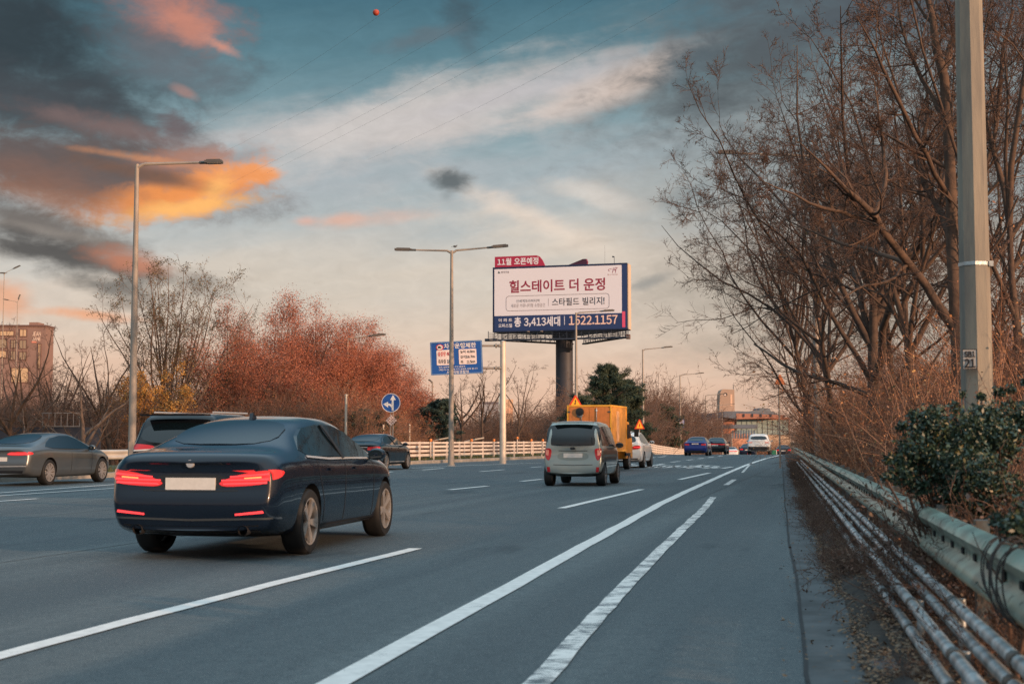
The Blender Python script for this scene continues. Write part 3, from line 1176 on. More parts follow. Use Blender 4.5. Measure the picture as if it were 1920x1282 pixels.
        for k in range(spokes):
            a = 2 * math.pi * k / spokes
            for da in (-.13, .13):
                p = Vector((tw * .66, math.cos(a + da * .4) * r0 * .12, math.sin(a + da * .4) * r0 * .12))
                q = Vector((tw * .84, math.cos(a + da) * r0 * .95, math.sin(a + da) * r0 * .95))
                mb.bar(p, q, .045 if spokes < 7 else .03, .03, up=(1, 0, 0))
        rme = mb.mesh('rim', rim or m_rim, angle=40)
        mb = MB()
        mb.lathe([(r0 * .72, tw * .2), (.001, tw * .22)], 28, 'X')
        mb.lathe([(r0 * .9, -.04), (.001, -.04)], 28, 'X')
        dme = mb.mesh('brake_disc', m_disc)
        for y in sp['axles']:
            for sg in (1, -1):
                w = bpy.data.objects.new('wheel', None)
                COL.objects.link(w)
                w.parent = s.root
                w.location = (sg * (sp['track']), y, wr)
                w.rotation_euler = (random.uniform(0, 6), 0, 0 if sg > 0 else math.pi)
                link('tyre', tme, w)
                link('rim', rme, w)
                link('brake_disc', dme, w)

    def mirrors(s, y, z, m, x=None):
        w = (x or s.sp['W'] / 2)
        for sg in (1, -1):
            mb = MB()
            mb.lathe([(.001, -.07), (.06, -.065), (.085, -.03), (.09, .02), (.06, .07), (.001, .09)], 12, 'Y')
            M = Matrix.Diagonal((1.25, 1.0, .85))
            mb.v = [tuple(M @ Vector(v) + Vector((sg * (w + .09), y, z))) for v in mb.v]
            mb.bar((sg * (w - .06), y + .02, z - .05), (sg * (w + .05), y + .02, z - .03), .05, .03)
            mi = mb.obj('mirror', m, s.root, angle=50)
            g = MB()
            g.lathe([(.001, 0), (.072, 0)], 12, 'Y')
            g.v = [tuple(Matrix.Diagonal((1.25, 1, .8)) @ Vector(v) + Vector((sg * (w + .09), y - .068, z))) for v in g.v]
            g.obj('mirror_glass', m_glass, mi)

    def plate(s, z, x=0.0, w=.52, h=.11, m=None):
        h_, _, _, _ = s.bvh.ray_cast(Vector((x, -2, z)), Vector((0, 1, 0)), 4)
        mb = MB()
        mb.box((x, h_.y - .008, z), (w, .012, h))
        o = mb.obj('number_plate', m or m_plate, s.root)
        return o

    def place(s, px, py, head, wheel=0, scale=1.0):
        """stand the car so that its right tyre (rear: 0, front: 1) touches the road at the photo pixel"""
        g = G(px, py)
        a = math.atan(head)
        f = Vector((math.sin(a), math.cos(a), 0))
        r_ = Vector((math.cos(a), -math.sin(a), 0))
        o = g - r_ * s.sp['track'] * scale - f * s.sp['axles'][wheel] * scale
        o.z = gz(g.y)
        s.root.location = o
        s.root.rotation_euler = (0, 0, -a)
        s.root.scale = (scale,) * 3
        return s.root


def rect(x0, z0, x1, z1):
    return [(x0, z0), (x1, z0), (x1, z1), (x0, z1)]


def bow(pts, n=5):
    """a chain of points smoothed (Chaikin) into a rounded closed outline"""
    for _ in range(2):
        q = []
        for a, c_ in zip(pts, pts[1:] + pts[:1]):
            q.append(tuple(lerp(x, y, .22) for x, y in zip(a, c_)))
            q.append(tuple(lerp(x, y, .78) for x, y in zip(a, c_)))
        pts = q
    return pts


FLAT_REAR = [(.2, .07), (.35, .03), (.5, 0), (.62, 0), (.75, .04), (.95, .06), (1.1, .03), (1.6, .1)]
FRONT = [(.2, .06), (.45, 0), (.6, .02), (.8, .12), (1.2, .3)]
m_navy = paint('dark_blue_paint', (.004, .009, .020), .0, .2)
m_graphite = paint('graphite_paint', lin(92, 96, 98), .6, .3)
m_blackp = paint('black_paint', (.005, .007, .010), .0, .2)
m_white = paint('white_paint', lin(222, 222, 220), .0, .3)
m_bluep = paint('blue_paint', lin(24, 42, 112), .3, .3)
m_beige = paint('silver_beige_paint', lin(160, 168, 163), .5, .28)
m_yellow = mat('yellow_cab_paint', lin(226, 150, 40), .4, coat=.6)
m_boxyellow = mat('sunlit_box_panel', lin(212, 148, 66), .55, var=.08, vscale=3, stretch=(1, 1, .2))  # the sunlit yellow of the box sides is put into this colour

SEDAN = dict(L=4.94, W=1.87, n=24, wr=.345, track=.81, axles=(1.12, 4.09),
             top=[(0, .97), (.06, 1.045), (.16, 1.085), (.5, 1.11), (.72, 1.13), (1.0, 1.24), (1.3, 1.345), (1.7, 1.435), (2.2, 1.478), (2.7, 1.475), (3.1, 1.42), (3.5, 1.25), (3.85, 1.06), (4.1, 1.01), (4.6, .9), (4.85, .76), (4.94, .66)],
             belt=[(0, .90), (.3, .985), (1, 1.0), (2, .975), (3.6, .95), (4.2, .90), (4.7, .76), (4.94, .60)],
             half=[(0, .80), (.06, .85), (.2, .90), (.6, .925), (1.1, .935), (2.5, .93), (3.9, .932), (4.4, .90), (4.75, .82), (4.94, .68)],
             roofw=[(0, .66), (1.0, .64), (1.6, .60), (2.4, .605), (3.0, .60), (3.8, .68), (4.94, .6)],
             sill=[(0, .30), (.4, .22), (.9, .19), (4.4, .19), (4.94, .24)],
             rear=[(.2, .10), (.36, .05), (.5, 0), (.62, .0), (.70, .05), (.95, .07), (1.05, .015), (1.2, .1)], front=FRONT)


def sedan_common(c, m, full=True, litm=None):
    """glass, seams and fittings every saloon shares"""
    dlo = [(1.18, 1.035), (1.02, 1.10), (1.30, 1.24), (1.62, 1.335), (2.1, 1.375), (2.7, 1.37), (3.05, 1.30), (3.42, 1.13), (3.62, 1.02), (3.55, .995), (2.5, 1.01)]
    for o in c.side('side_window', dlo, m_glass, off=.004):
        sg = 1 if o.data.vertices[0].co.x > 0 else -1
        if full:
            c.line('window_pillar', [(sg * .9, 2.32, 1.0), (sg * .7, 2.28, 1.38)], .08, m_trim, (-sg, 0, 0), off=.035, parent=o)
            c.line('chrome_strip', [(sg * .9, y, z) for y, z in ((1.1, 1.03), (1.8, 1.0), (2.6, .998), (3.55, .985))], .022, m_chrome, (-sg, 0, 0), off=.02, parent=o)
    c.patch('rear_window', bow([(-.60, .78, 1.145), (.60, .78, 1.145), (.53, 1.62, 1.41), (-.53, 1.62, 1.41)]), (0, .55, -1), m_glass, off=.005)
    c.patch('windscreen', bow([(-.64, 3.80, 1.07), (.64, 3.80, 1.07), (.54, 3.1, 1.4), (-.54, 3.1, 1.4)]), (0, -.5, -1), m_glass, off=.005)
    if full:
        for sg in (1, -1):
            for y in (1.55, 2.36, 3.52):
                pts = [(sg * .93, y, z) for z in (.30, .55, .80, .96)] if y > 2 else [(sg * .93, 1.62, .32), (sg * .93, 1.58, .55), (sg * .93, 1.42, .8), (sg * .93, 1.35, .98)]
                c.line('door_seam', pts, .012, m_trim, (-sg, 0, 0), off=.003, grid=.05)
            for y in (1.72, 2.68):
                c.line('door_handle', [(sg * .93, y, .885), (sg * .93, y + .2, .88)], .03, m, (-sg, 0, 0), off=.025)
            c.line('sill_strip', [(sg * .9, 1.6, .27), (sg * .9, 3.6, .26)], .05, m_trim, (-sg, 0, 0), off=.006)
    c.mirrors(3.42, 1.03, m, .90)


# --- the dark saloon in front
c = Car(dict(SEDAN, paint=m_navy, sub=2))
c.start('saloon_car', 'dark navy saloon car with glowing red tail lights, nearest car on the road', 'car')
sedan_common(c, m_navy)
for sg in (1, -1):
    tl = c.patch('tail_light', bow([(sg * x, 0, z) for x, z in ((.32, .775), (.38, .735), (.62, .745), (.83, .765), (.875, .86), (.86, .905), (.68, .885), (.50, .845))]), (-sg * .35, 1, 0), m_redglow, off=.012)
    w_ = c.patch('lens_wrap', bow([(sg * .9, y, z) for y, z in ((.02, .785), (.24, .82), (.36, .885), (.2, .91), (.03, .90))]), (-sg, .12, 0), m_redglow, off=.010, parent=tl)
    for z0, z1, x0, x1 in ((.757, .765, .38, .84), (.793, .80, .36, .86), (.828, .852, .45, .86)):
        c.patch('light_bar', [(sg * x0, 0, z0), (sg * x1, 0, z1 + .005), (sg * x1, 0, z1 + .022), (sg * x0, 0, z0 + .014)], (-sg * .35, 1, 0), m_redlit, off=.018, parent=tl)
    c.patch('turn_signal', [(sg * .60, 0, .815), (sg * .78, 0, .826), (sg * .78, 0, .840), (sg * .60, 0, .827)], (-sg * .35, 1, 0), m_amber, off=.019, parent=tl)
    c.patch('bumper_reflector', [(sg * x, 0, z) for x, z in ((.50, .452), (.80, .478), (.79, .503), (.50, .472))], (-sg * .25, 1, 0), m_redlit, off=.012)  # reflector is no lamp; its gleam is added as emission
    mb = MB()
    mb.lathe([(.05, .0), (.055, .02), (.05, .14)], 16, 'Y', (sg * .56, .09, .305))
    mb.v = [tuple(v) for v in mb.v]
    mb.obj('exhaust_tip', mat('exhaust_steel', lin(60, 60, 62), .4, metal=.6), c.root, smooth=True)
c.plate(.765, w=.53, h=.12)
c.rear('plate_recess', bow([(-.36, .715), (.36, .715), (.42, .76), (.34, .865), (-.34, .865), (-.42, .76)]), m_trim, off=.002)
c.line('boot_seam', [(-.86, 0, .94), (-.5, 0, .70), (0, 0, .69), (.5, 0, .70), (.86, 0, .94)][1:4], .012, m_trim, (0, 1, 0), off=.004)
c.rear('diffuser', [(-.66, .27), (.66, .27), (.72, .36), (.5, .345), (-.5, .345), (-.72, .36)], m_trim, off=.006)
c.line('bumper_crease', [(-.84, 0, .425), (0, 0, .405), (.84, 0, .425)], .02, m_graphite, (0, 1, 0), off=.006)
c.line('lower_lip', [(-.7, 0, .285), (0, 0, .27), (.7, 0, .285)], .028, m_graphite, (0, 1, 0), off=.012)
bd = MB()
bd.lathe([(.001, -.012), (.038, -.01), (.042, 0), (.042, .02)], 20, 'Y', (0, c.bvh.ray_cast(Vector((0, -2, .965)), Vector((0, 1, 0)), 4)[0].y, .965))
bd.obj('badge', m_chrome, c.root, smooth=True)
c.rear('third_brake_light', [(-.2, 1.385), (.2, 1.385), (.2, 1.398), (-.2, 1.398)], m_trim, off=.012, y=1.5)
ant = MB()
ant.prism([(0, 0), (.18, 0), (.03, .07)], -.02, .02, Matrix.Translation((0, 1.75, 1.435)) @ Matrix.Rotation(R(90), 4, 'Z'))
ant.obj('aerial', m_navy, c.root)
c.wheels(m_rim, 5)
c.place(563, 1038, .185)

# --- grey fastback at the left edge
FAST = dict(SEDAN, paint=m_graphite, top=[(0, .93), (.06, 1.01), (.16, 1.03), (.5, 1.07), (1.0, 1.21), (1.5, 1.34), (2.0, 1.405), (2.4, 1.42), (2.8, 1.40), (3.2, 1.30), (3.6, 1.12), (3.9, .99), (4.2, .95), (4.6, .84), (4.85, .72), (4.94, .64)], sub=2,
            belt=[(0, .88), (.3, .94), (1, .97), (2, .94), (3.6, .90), (4.2, .86), (4.7, .73), (4.94, .58)])
c = Car(FAST)
c.start('fastback_car', 'graphite grey fastback coupe with low roofline in the far left lane', 'car')
for o in c.side('side_window', [(.98, 1.03), (1.15, 1.12), (1.6, 1.26), (2.1, 1.325), (2.6, 1.32), (3.0, 1.23), (3.45, 1.02), (3.4, .955), (2.4, .965), (1.3, .985)], m_glass, off=.004):
    pass
c.patch('rear_window', bow([(-.58, .62, 1.09), (.58, .62, 1.09), (.50, 1.65, 1.37), (-.50, 1.65, 1.37)]), (0, .5, -1), m_glass, off=.005)
c.patch('windscreen', bow([(-.64, 3.8, 1.02), (.64, 3.8, 1.02), (.52, 2.95, 1.36), (-.52, 2.95, 1.36)]), (0, -.5, -1), m_glass, off=.005)
for sg in (1, -1):
    tl = c.patch('tail_light', bow([(sg * x, 0, z) for x, z in ((.25, .85), (.34, .80), (.84, .80), (.87, .89), (.6, .89))]), (-sg * .35, 1, 0), m_redglow, off=.012)
    c.patch('light_bar', [(sg * .32, 0, .835), (sg * .86, 0, .835), (sg * .86, 0, .855), (sg * .32, 0, .855)], (-sg * .35, 1, 0), m_redlit, off=.018, parent=tl)
    c.patch('lens_wrap', bow([(sg * .9, y, z) for y, z in ((.02, .80), (.30, .83), (.26, .89), (.03, .90))]), (-sg, .12, 0), m_redglow, off=.01, parent=tl)
    for y in (2.3, 3.45):
        c.line('door_seam', [(sg * .93, y, z) for z in (.32, .6, .9)], .012, m_trim, (-sg, 0, 0), off=.003)
c.plate(.70)
c.rear('diffuser', [(-.66, .27), (.66, .27), (.72, .40), (-.72, .40)], m_trim, off=.006)
c.line('bumper_strip', [(-.8, 0, .52), (0, 0, .51), (.8, 0, .52)], .02, m_chrome, (0, 1, 0), off=.006)
c.mirrors(3.32, .99, m_graphite, .9)
c.wheels(m_rimd, 9)
c.place(86, 909, .20)

# --- black people carrier half hidden behind the near saloon
SUVT = dict(L=4.9, W=1.95, n=22, wr=.37, track=.84, axles=(1.05, 3.95), sub=2,
            top=[(0, 1.1), (.05, 1.5), (.14, 1.66), (.3, 1.73), (1.0, 1.76), (2.4, 1.76), (3.0, 1.68), (3.5, 1.4), (3.8, 1.16), (4.1, 1.1), (4.6, 1.0), (4.8, .9), (4.9, .8)],
            belt=[(0, 1.05), (.3, 1.1), (2, 1.08), (3.6, 1.05), (4.3, .98), (4.7, .85), (4.9, .7)],
            half=[(0, .86), (.08, .91), (.3, .955), (1, .975), (4.0, .97), (4.5, .92), (4.9, .72)],
            roofw=[(0, .72), (.3, .74), (2.5, .73), (3.5, .72), (4.9, .65)],
            sill=[(0, .36), (.4, .26), (4.4, .24), (4.9, .3)], rear=[(.2, .08), (.5, 0), (.7, .02), (1.0, .05), (1.2, .10), (1.75, .3)], front=FRONT)
c = Car(dict(SUVT, paint=m_blackp))
c.start('people_carrier', 'tall black people carrier half hidden behind the nearest saloon', 'van')
c.patch('rear_window', bow([(-.76, 0, 1.16), (.76, 0, 1.16), (.66, .2, 1.56), (-.66, .2, 1.56)]), (0, 1, -.15), m_glass, off=.008)
c.side('side_window', [(.3, 1.16), (.4, 1.55), (2.9, 1.57), (3.5, 1.2), (3.4, 1.12)], m_glass, off=.004)
mb = MB()
mb.box((0, .16, 1.70), (1.34, .34, .04))
mb.obj('roof_spoiler', m_blackp, c.root)
for sg in (1, -1):
    tl = c.patch('tail_light', bow([(sg * x, 0, z) for x, z in ((.45, 1.02), (.9, 1.0), (.92, 1.14), (.45, 1.10))]), (-sg * .3, 1, 0), m_redlens, off=.012)
    c.patch('reverse_lens', [(sg * .5, 0, 1.0), (sg * .88, 0, .98), (sg * .88, 0, 1.01), (sg * .5, 0, 1.03)], (-sg * .3, 1, 0), m_white_lens, off=.016, parent=tl)
    mb = MB()
    mb.tube([(sg * .62, .6, 1.76), (sg * .62, 2.6, 1.77)], .02, 6)
    mb.obj('roof_rail', m_chrome, c.root)
c.line('chrome_strip', [(-.6, 0, .94), (.6, 0, .94)], .035, m_chrome, (0, 1, 0), off=.01)
c.plate(.80)
c.mirrors(3.5, 1.15, m_blackp, .95)
c.wheels(m_rimd, 7)
c.place(432, 936, .16)

# --- dark saloon beyond it
c = Car(dict(SEDAN, paint=m_blackp, sub=2))
c.start('saloon_car', 'black saloon car passing the white fence below the round arrow sign', 'car')
sedan_common(c, m_blackp)
for sg in (1, -1):
    c.patch('tail_light', bow([(sg * x, 0, z) for x, z in ((.46, .86), (.50, .80), (.84, .80), (.88, .94), (.6, .95))]), (-sg * .35, 1, 0), m_redlens, off=.012)
    c.patch('tail_light', bow([(sg * .9, y, z) for y, z in ((.02, .80), (.34, .84), (.36, .95), (.03, .95))]), (-sg, .12, 0), m_redlens, off=.01)
    c.line('chrome_strip', [(sg * .9, 1.6, .33), (sg * .9, 3.6, .32)], .03, m_chrome, (-sg, 0, 0), off=.012)
c.line('chrome_strip', [(-.45, 0, .92), (.45, 0, .92)], .03, m_chrome, (0, 1, 0), off=.01)
c.plate(.80)
c.rear('diffuser', [(-.66, .27), (.66, .27), (.72, .38), (-.72, .38)], m_trim, off=.006)
c.wheels(m_rim, 9)
c.place(720, 881, .23)

# --- small silver-beige box van
BOXV = dict(L=3.6, W=1.6, n=20, wr=.29, track=.69, axles=(.52, 3.04), sub=2,
            top=[(0, 1.2), (.04, 1.56), (.12, 1.66), (.3, 1.705), (1.2, 1.72), (2.2, 1.69), (2.6, 1.58), (2.95, 1.25), (3.1, 1.08), (3.35, .98), (3.52, .88), (3.6, .74)],
            belt=[(0, .98), (.3, 1.0), (2.5, .98), (3.1, .95), (3.4, .82), (3.6, .64)],
            half=[(0, .73), (.06, .765), (.2, .79), (.8, .80), (3.0, .80), (3.4, .74), (3.6, .6)],
            roofw=[(0, .64), (.3, .665), (2.2, .65), (2.9, .66), (3.6, .55)],
            sill=[(0, .33), (.4, .24), (3.3, .22), (3.6, .26)], rear=[(.2, .07), (.4, 0), (.58, 0), (.64, .03), (1.0, .035), (1.2, .05), (1.7, .14)], front=FRONT)
c = Car(dict(BOXV, paint=m_beige))
c.start('box_van', 'small silver-beige box-shaped van with upright red lights, in front of the yellow truck', 'van')
c.patch('rear_window', bow([(-.73, 0, 1.10), (-.4, 0, 1.06), (.4, 0, 1.06), (.73, 0, 1.10), (.69, .1, 1.55), (.56, .1, 1.62), (-.56, .1, 1.62), (-.69, .1, 1.55)]), (0, 1, -.1), m_glass, off=.006)
m_sideshade = paint('side_shade_tone', lin(66, 68, 72), .4, .3)
c.side('side_panel', [(.10, .98), (.16, .62), (.8, .64), (2.6, .64), (2.95, .9), (2.9, .985), (1.0, 1.0)], m_sideshade, off=.002)  # dark panel carries the shade of the van's sides in its colour
c.side('side_window', [(.24, 1.06), (.28, 1.54), (1.2, 1.58), (2.2, 1.55), (2.5, 1.44), (2.82, 1.06), (2.7, 1.03), (1.2, 1.04)], m_glass, off=.005)
for sg in (1, -1):
    tl = c.patch('tail_light', bow([(sg * x, 0, z) for x, z in ((.585, .98), (.76, 1.0), (.79, .95), (.75, .72), (.66, .66), (.61, .76))]), (-sg * .25, 1, 0), m_redlens, off=.012)
    c.patch('lens_insert', [(sg * x, 0, z) for x, z in ((.66, .94), (.75, .95), (.745, .82), (.67, .80))], (-sg * .25, 1, 0), mat('pink_lens', lin(236, 150, 130), .2, coat=1.0), off=.017, parent=tl)
    c.patch('bumper_reflector', [(sg * x, 0, z) for x, z in ((.62, .37), (.70, .37), (.71, .50), (.63, .50))], (-sg * .25, 1, 0), m_redlens, off=.012)
c.plate(.80, w=.50, h=.115)
c.rear('plate_recess', bow([(-.42, .70), (0, .66), (.42, .70), (.40, .88), (-.40, .88)]), mat('recess_paint', lin(140, 146, 140), .4, metal=.4), off=.003)
c.line('tailgate_seam', [(-.52, 0, .56), (0, 0, .545), (.52, 0, .56)], .014, m_trim, (0, 1, 0), off=.005)
c.line('tailgate_seam', [(-.38, 0, .925), (0, 0, .915), (.38, 0, .925)], .016, m_trim, (0, 1, 0), off=.005)
c.rear('lower_bumper', bow([(-.76, .28), (.76, .28), (.77, .37), (.5, .345), (-.5, .345), (-.77, .37)]), m_trim, off=.008)
bd = MB()
bd.lathe([(.001, -.01), (.03, -.009), (.034, 0), (.034, .02)], 18, 'Y')
M = Matrix.Diagonal((2.0, 1, 1.05))
bd.v = [tuple(M @ Vector(v) + Vector((0, .015, .985))) for v in bd.v]
bd.obj('badge', m_trim, c.root, smooth=True)
mb = MB()
mb.box((0, .1, 1.66), (1.1, .2, .03))
mb.obj('roof_spoiler', m_beige, c.root)
c.rear('wiper', [(-.05, 1.10), (.30, 1.13), (.30, 1.15), (-.05, 1.125)], m_trim, off=.03)
c.mirrors(2.62, 1.06, m_trim, .8)
c.wheels(m_rimd, 7)
c.place(1128, 910.5, .21, scale=1.0)

# --- white hatchback by the yellow truck
HATCH = dict(L=4.4, W=1.82, n=20, wr=.34, track=.79, axles=(.9, 3.6), sub=1,
             top=[(0, 1.0), (.08, 1.3), (.25, 1.48), (.6, 1.56), (1.6, 1.60), (2.3, 1.57), (2.9, 1.40), (3.3, 1.12), (3.6, 1.03), (4.1, .93), (4.3, .82), (4.4, .7)],
             belt=[(0, .95), (.3, 1.02), (2, 1.0), (3.3, .97), (3.9, .88), (4.4, .62)],
             half=[(0, .80), (.08, .86), (.3, .90), (.9, .91), (3.6, .91), (4.1, .84), (4.4, .66)],
             roofw=[(0, .62), (.4, .64), (2.2, .64), (3.3, .66), (4.4, .6)],
             sill=[(0, .34), (.4, .24), (4.0, .22), (4.4, .28)], rear=[(.2, .09), (.45, 0), (.65, .0), (.8, .04), (1.0, .02), (1.6, .2)], front=FRONT)
c = Car(dict(HATCH, paint=m_white, sub=2))
c.start('hatchback_car', 'white hatchback with one red light showing past the yellow truck', 'car')
c.patch('rear_window', bow([(-.66, 0, 1.1), (.66, 0, 1.1), (.56, .2, 1.45), (-.56, .2, 1.45)]), (0, 1, -.4), m_glass, off=.006)
c.side('side_window', [(.42, 1.12), (.6, 1.38), (1.6, 1.50), (2.3, 1.46), (3.0, 1.12), (2.9, 1.04), (1.2, 1.06)], m_glass, off=.004)
for sg in (1, -1):
    tl = c.patch('tail_light', bow([(sg * x, 0, z) for x, z in ((.45, .88), (.5, .80), (.84, .82), (.88, .98), (.6, .97))]), (-sg * .4, 1, 0), m_redlens, off=.012)
    c.patch('light_bar', [(sg * .55, 0, .88), (sg * .86, 0, .885), (sg * .86, 0, .92), (sg * .55, 0, .905)], (-sg * .4, 1, 0), m_redlit, off=.02, parent=tl)
c.rear('lower_bumper', [(-.7, .3), (.7, .3), (.72, .42), (-.72, .42)], m_trim, off=.008)
c.plate(.62)
c.mirrors(3.05, 1.1, m_white, .88)
c.wheels(m_rimd, 7)
c.place(1204, 876.5, .22)

# --- cars further along
for kind, m, lab, px, py, hd, mode in (
        ('saloon_car', m_bluep, 'bright blue saloon car past the end of the white fence', 1325.5, 854, .22, 'blue'),
        ('saloon_car', m_blackp, 'black saloon with a full-width red light bar, right of the blue one', 1360, 851, .22, 'bar'),
        ('coupe_car', m_white, 'low white coupe with thin red light, far down the road', 1382, 845.0, .2, 'low'),
        ('saloon_car', paint('midnight_paint', lin(20, 28, 52)), 'dark blue saloon tucked beside the distant white off-roader', 1415, 847.2, .2, 'far'),
        ('off_road_car', m_white, 'white off-roader with a dark lower half, farthest tall car on the road', 1442, 851.5, .2, 'suv'),
        ('saloon_car', paint('charcoal_paint', lin(30, 30, 38)), 'dark saloon with red tail light beside the far brambles', 1482, 850.0, .2, 'edge')):
    sp = dict(SEDAN, paint=m, sub=1)
    if mode == 'suv':
        sp = dict(SUVT, paint=m, sub=1)
    if mode == 'low':
        sp = dict(FAST, paint=m, sub=1)
    c = Car(sp)
    c.start(kind, lab, 'car')
    if mode == 'suv':
        c.patch('rear_window', bow([(-.72, 0, 1.28), (.72, 0, 1.28), (.62, .2, 1.58), (-.62, .2, 1.58)]), (0, 1, -.15), m_glass, off=.01)
        c.side('side_window', [(.3, 1.2), (.5, 1.5), (2.9, 1.55), (3.5, 1.2)], m_glass, off=.005)
        c.rear('lower_body', [(-.93, .36), (.93, .36), (.93, .68), (-.93, .68)], m_trim, off=.02)
        c.mirrors(3.5, 1.15, m, .95)
        for sg in (1, -1):
            c.patch('tail_light', [(sg * x, 0, z) for x, z in ((.55, .98), (.9, .98), (.9, 1.08), (.55, 1.08))], (-sg * .3, 1, 0), mat('pale_red_lens', lin(224, 150, 140), .3), off=.014)
    else:
        sedan_common(c, m, full=False)
        for sg in (1, -1):
            lit = mode in ('far', 'edge')
            c.patch('tail_light', [(sg * x, 0, z) for x, z in ((.5, .80), (.85, .80), (.87, .94), (.5, .92))], (-sg * .3, 1, 0), m_redglow if lit else m_redlens, off=.014)
        if mode in ('bar', 'low'):
            c.patch('light_bar', [(-.88, 0, .85), (.88, 0, .85), (.88, 0, .92), (-.88, 0, .92)], (0, 1, 0), m_redlit if mode == 'low' else m_redglow, off=.02)
        c.rear('lower_bumper', [(-.7, .3), (.7, .3), (.72, .42), (-.72, .42)], m_trim, off=.008)
    c.plate(.80 if mode != 'blue' else .93)
    c.wheels(m_rimd, 7)
    c.place(px, py, hd)
    if mode in ('low', 'far', 'edge'):          # past the brow of the hill
        Y = {'low': 185, 'far': 160, 'edge': 170}[mode]
        c.root.location = ((px - 960) / FPX * Y - .9, Y, gz(Y))

# --- yellow box lorry
a = math.atan(.27)
g = P(1147, 860, 56)
bt = thing('box_truck', 'yellow and orange box truck with a round vent in its rear door', 'truck')
bt.location = (g.x - .88 * math.cos(a), 56 + .88 * math.sin(a), 0)
bt.rotation_euler = (0, 0, -a)
mb = MB()
mb.box((0, 1.6, 1.66), (1.72, 3.2, 1.78))
mb.obj('cargo_box', m_boxyellow, bt)
mb = MB()
for sg in (1, -1):
    mb.box((sg * .855, 1.6, 2.54), (.06, 3.24, .06))
    mb.box((sg * .855, 1.6, .78), (.06, 3.24, .07))
    mb.box((sg * .855, -.01, 1.66), (.06, .05, 1.70))
    mb.box((sg * .855, 3.2, 1.66), (.06, .05, 1.70))
mb.box((0, -.01, 2.54), (1.65, .05, .06))
mb.box((0, -.01, .78), (1.65, .05, .07))
mb.obj('edge_trim', mat('amber_trim', lin(238, 172, 62), .5), bt)
for sg in (1, -1):
    d_ = MB()
    d_.box((sg * .405, -.02, 1.66), (.79, .03, 1.62))
    dr = d_.obj('rear_door', mat('rear_door_shaded_orange', lin(206, 124, 62), .55, var=.1, vscale=4, stretch=(2, 1, .3)), bt)  # deeper orange than the sides: shade of the rear put into colour
    q = MB()
    q.tube([(sg * .30, -.06, .88), (sg * .30, -.06, 2.45)], .014, 6)
    for z in (1.0, 1.5, 2.35):
        q.box((sg * .30, -.045, z), (.08, .03, .05))
    q.obj('lock_bar', m_galv, dr)
    h_ = MB()
    for z in (1.0, 1.66, 2.3):
        h_.box((sg * .80, -.04, z), (.1, .03, .06))
    h_.obj('hinge', m_post, dr)
v_ = MB()
v_.lathe([(.001, -.06), (.10, -.055), (.13, -.03), (.13, 0)], 20, 'Y', (-.37, -.036, 2.2))
vo_ = v_.obj('roof_vent', m_galv, bt, smooth=True)
fg = MB()
fg.box((.866, 1.35, 1.75), (.012, .55, 1.2))
fg.obj('faded_panel', mat('faded_pink_panel', lin(232, 178, 128), .55, var=.15, vscale=2), bt)
v_ = MB()
v_.lathe([(.001, -.09), (.15, -.08), (.17, -.02), (.15, 0)], 20, 'Y', (-.37, -.03, 2.30))
v_.v = [(x, y, z) for x, y, z in v_.v]
v_.obj('vent_hood', m_trim, vo_, smooth=True)
mb = MB()
for sg in (1, -1):
    mb.box((sg * .4, 2.3, .62), (.09, 4.4, .16))
mb.box((0, -.06, .48), (1.66, .1, .12))
mb.obj('chassis', m_trim, bt)
for sg in (1, -1):
    mb = MB()
    mb.box((sg * .72, -.13, .62), (.24, .05, .10))
    mb.obj('tail_light', m_redlens, bt)
    mb = MB()
    mb.box((sg * .7, .5, .36), (.36, .02, .4))
    mb.obj('mudflap', m_trim, bt)
cab = MB()
prof = [(3.36, .45), (3.36, 1.95), (3.6, 2.0), (4.3, 1.95), (4.75, 1.25), (4.9, .95), (4.92, .45)]
n = len(prof)
vs = [(-.8 + .04 * (z > 1.4), y, z) for y, z in prof] + [(.8 - .04 * (z > 1.4), y, z) for y, z in prof]
cab.add(vs, [tuple(range(n)), tuple(range(n, 2 * n))[::-1]] + [(i, (i + 1) % n, n + (i + 1) % n, n + i) for i in range(n)])
cb_ = cab.obj('cab', m_yellow, bt)
for sg in (1, -1):
    mb = MB()
    mb.add([(sg * .785, y, z) for y, z in ((3.55, 1.25), (3.55, 1.85), (4.25, 1.85), (4.6, 1.3))] + [(sg * .80, y, z) for y, z in ((3.55, 1.25), (3.55, 1.85), (4.25, 1.85), (4.6, 1.3))], [(4, 5, 6, 7), (0, 1, 5, 4), (1, 2, 6, 5), (2, 3, 7, 6), (3, 0, 4, 7)])
    mb.obj('cab_window', m_glass, cb_)
    mb = MB()
    mb.bar((sg * .8, 4.55, 1.5), (sg * 1.0, 4.62, 1.6), .03)
    mb.box((sg * 1.02, 4.62, 1.5), (.18, .05, .32))
    mb.obj('mirror', m_trim, cb_)
    mb = MB()
    mb.box((sg * .80, 3.8, .62), (.06, 1.0, .12))
    mb.obj('step', m_trim, cb_)
s_ = Car.__new__(Car)
s_.sp = dict(wr=.33, track=.70, axles=(1.1, 4.15))
s_.root = bt
s_.wheels(m_rimd, 6)


# ================================================================== lamps, signs, poles
m_lamp = mat('lamp_post_grey', lin(150, 140, 130), .65, metal=.1, var=.1, vscale=2)
m_head = mat('lamp_head_grey', lin(96, 92, 88), .5, metal=.4)
m_lens = mat('lamp_lens', lin(150, 150, 146), .3)


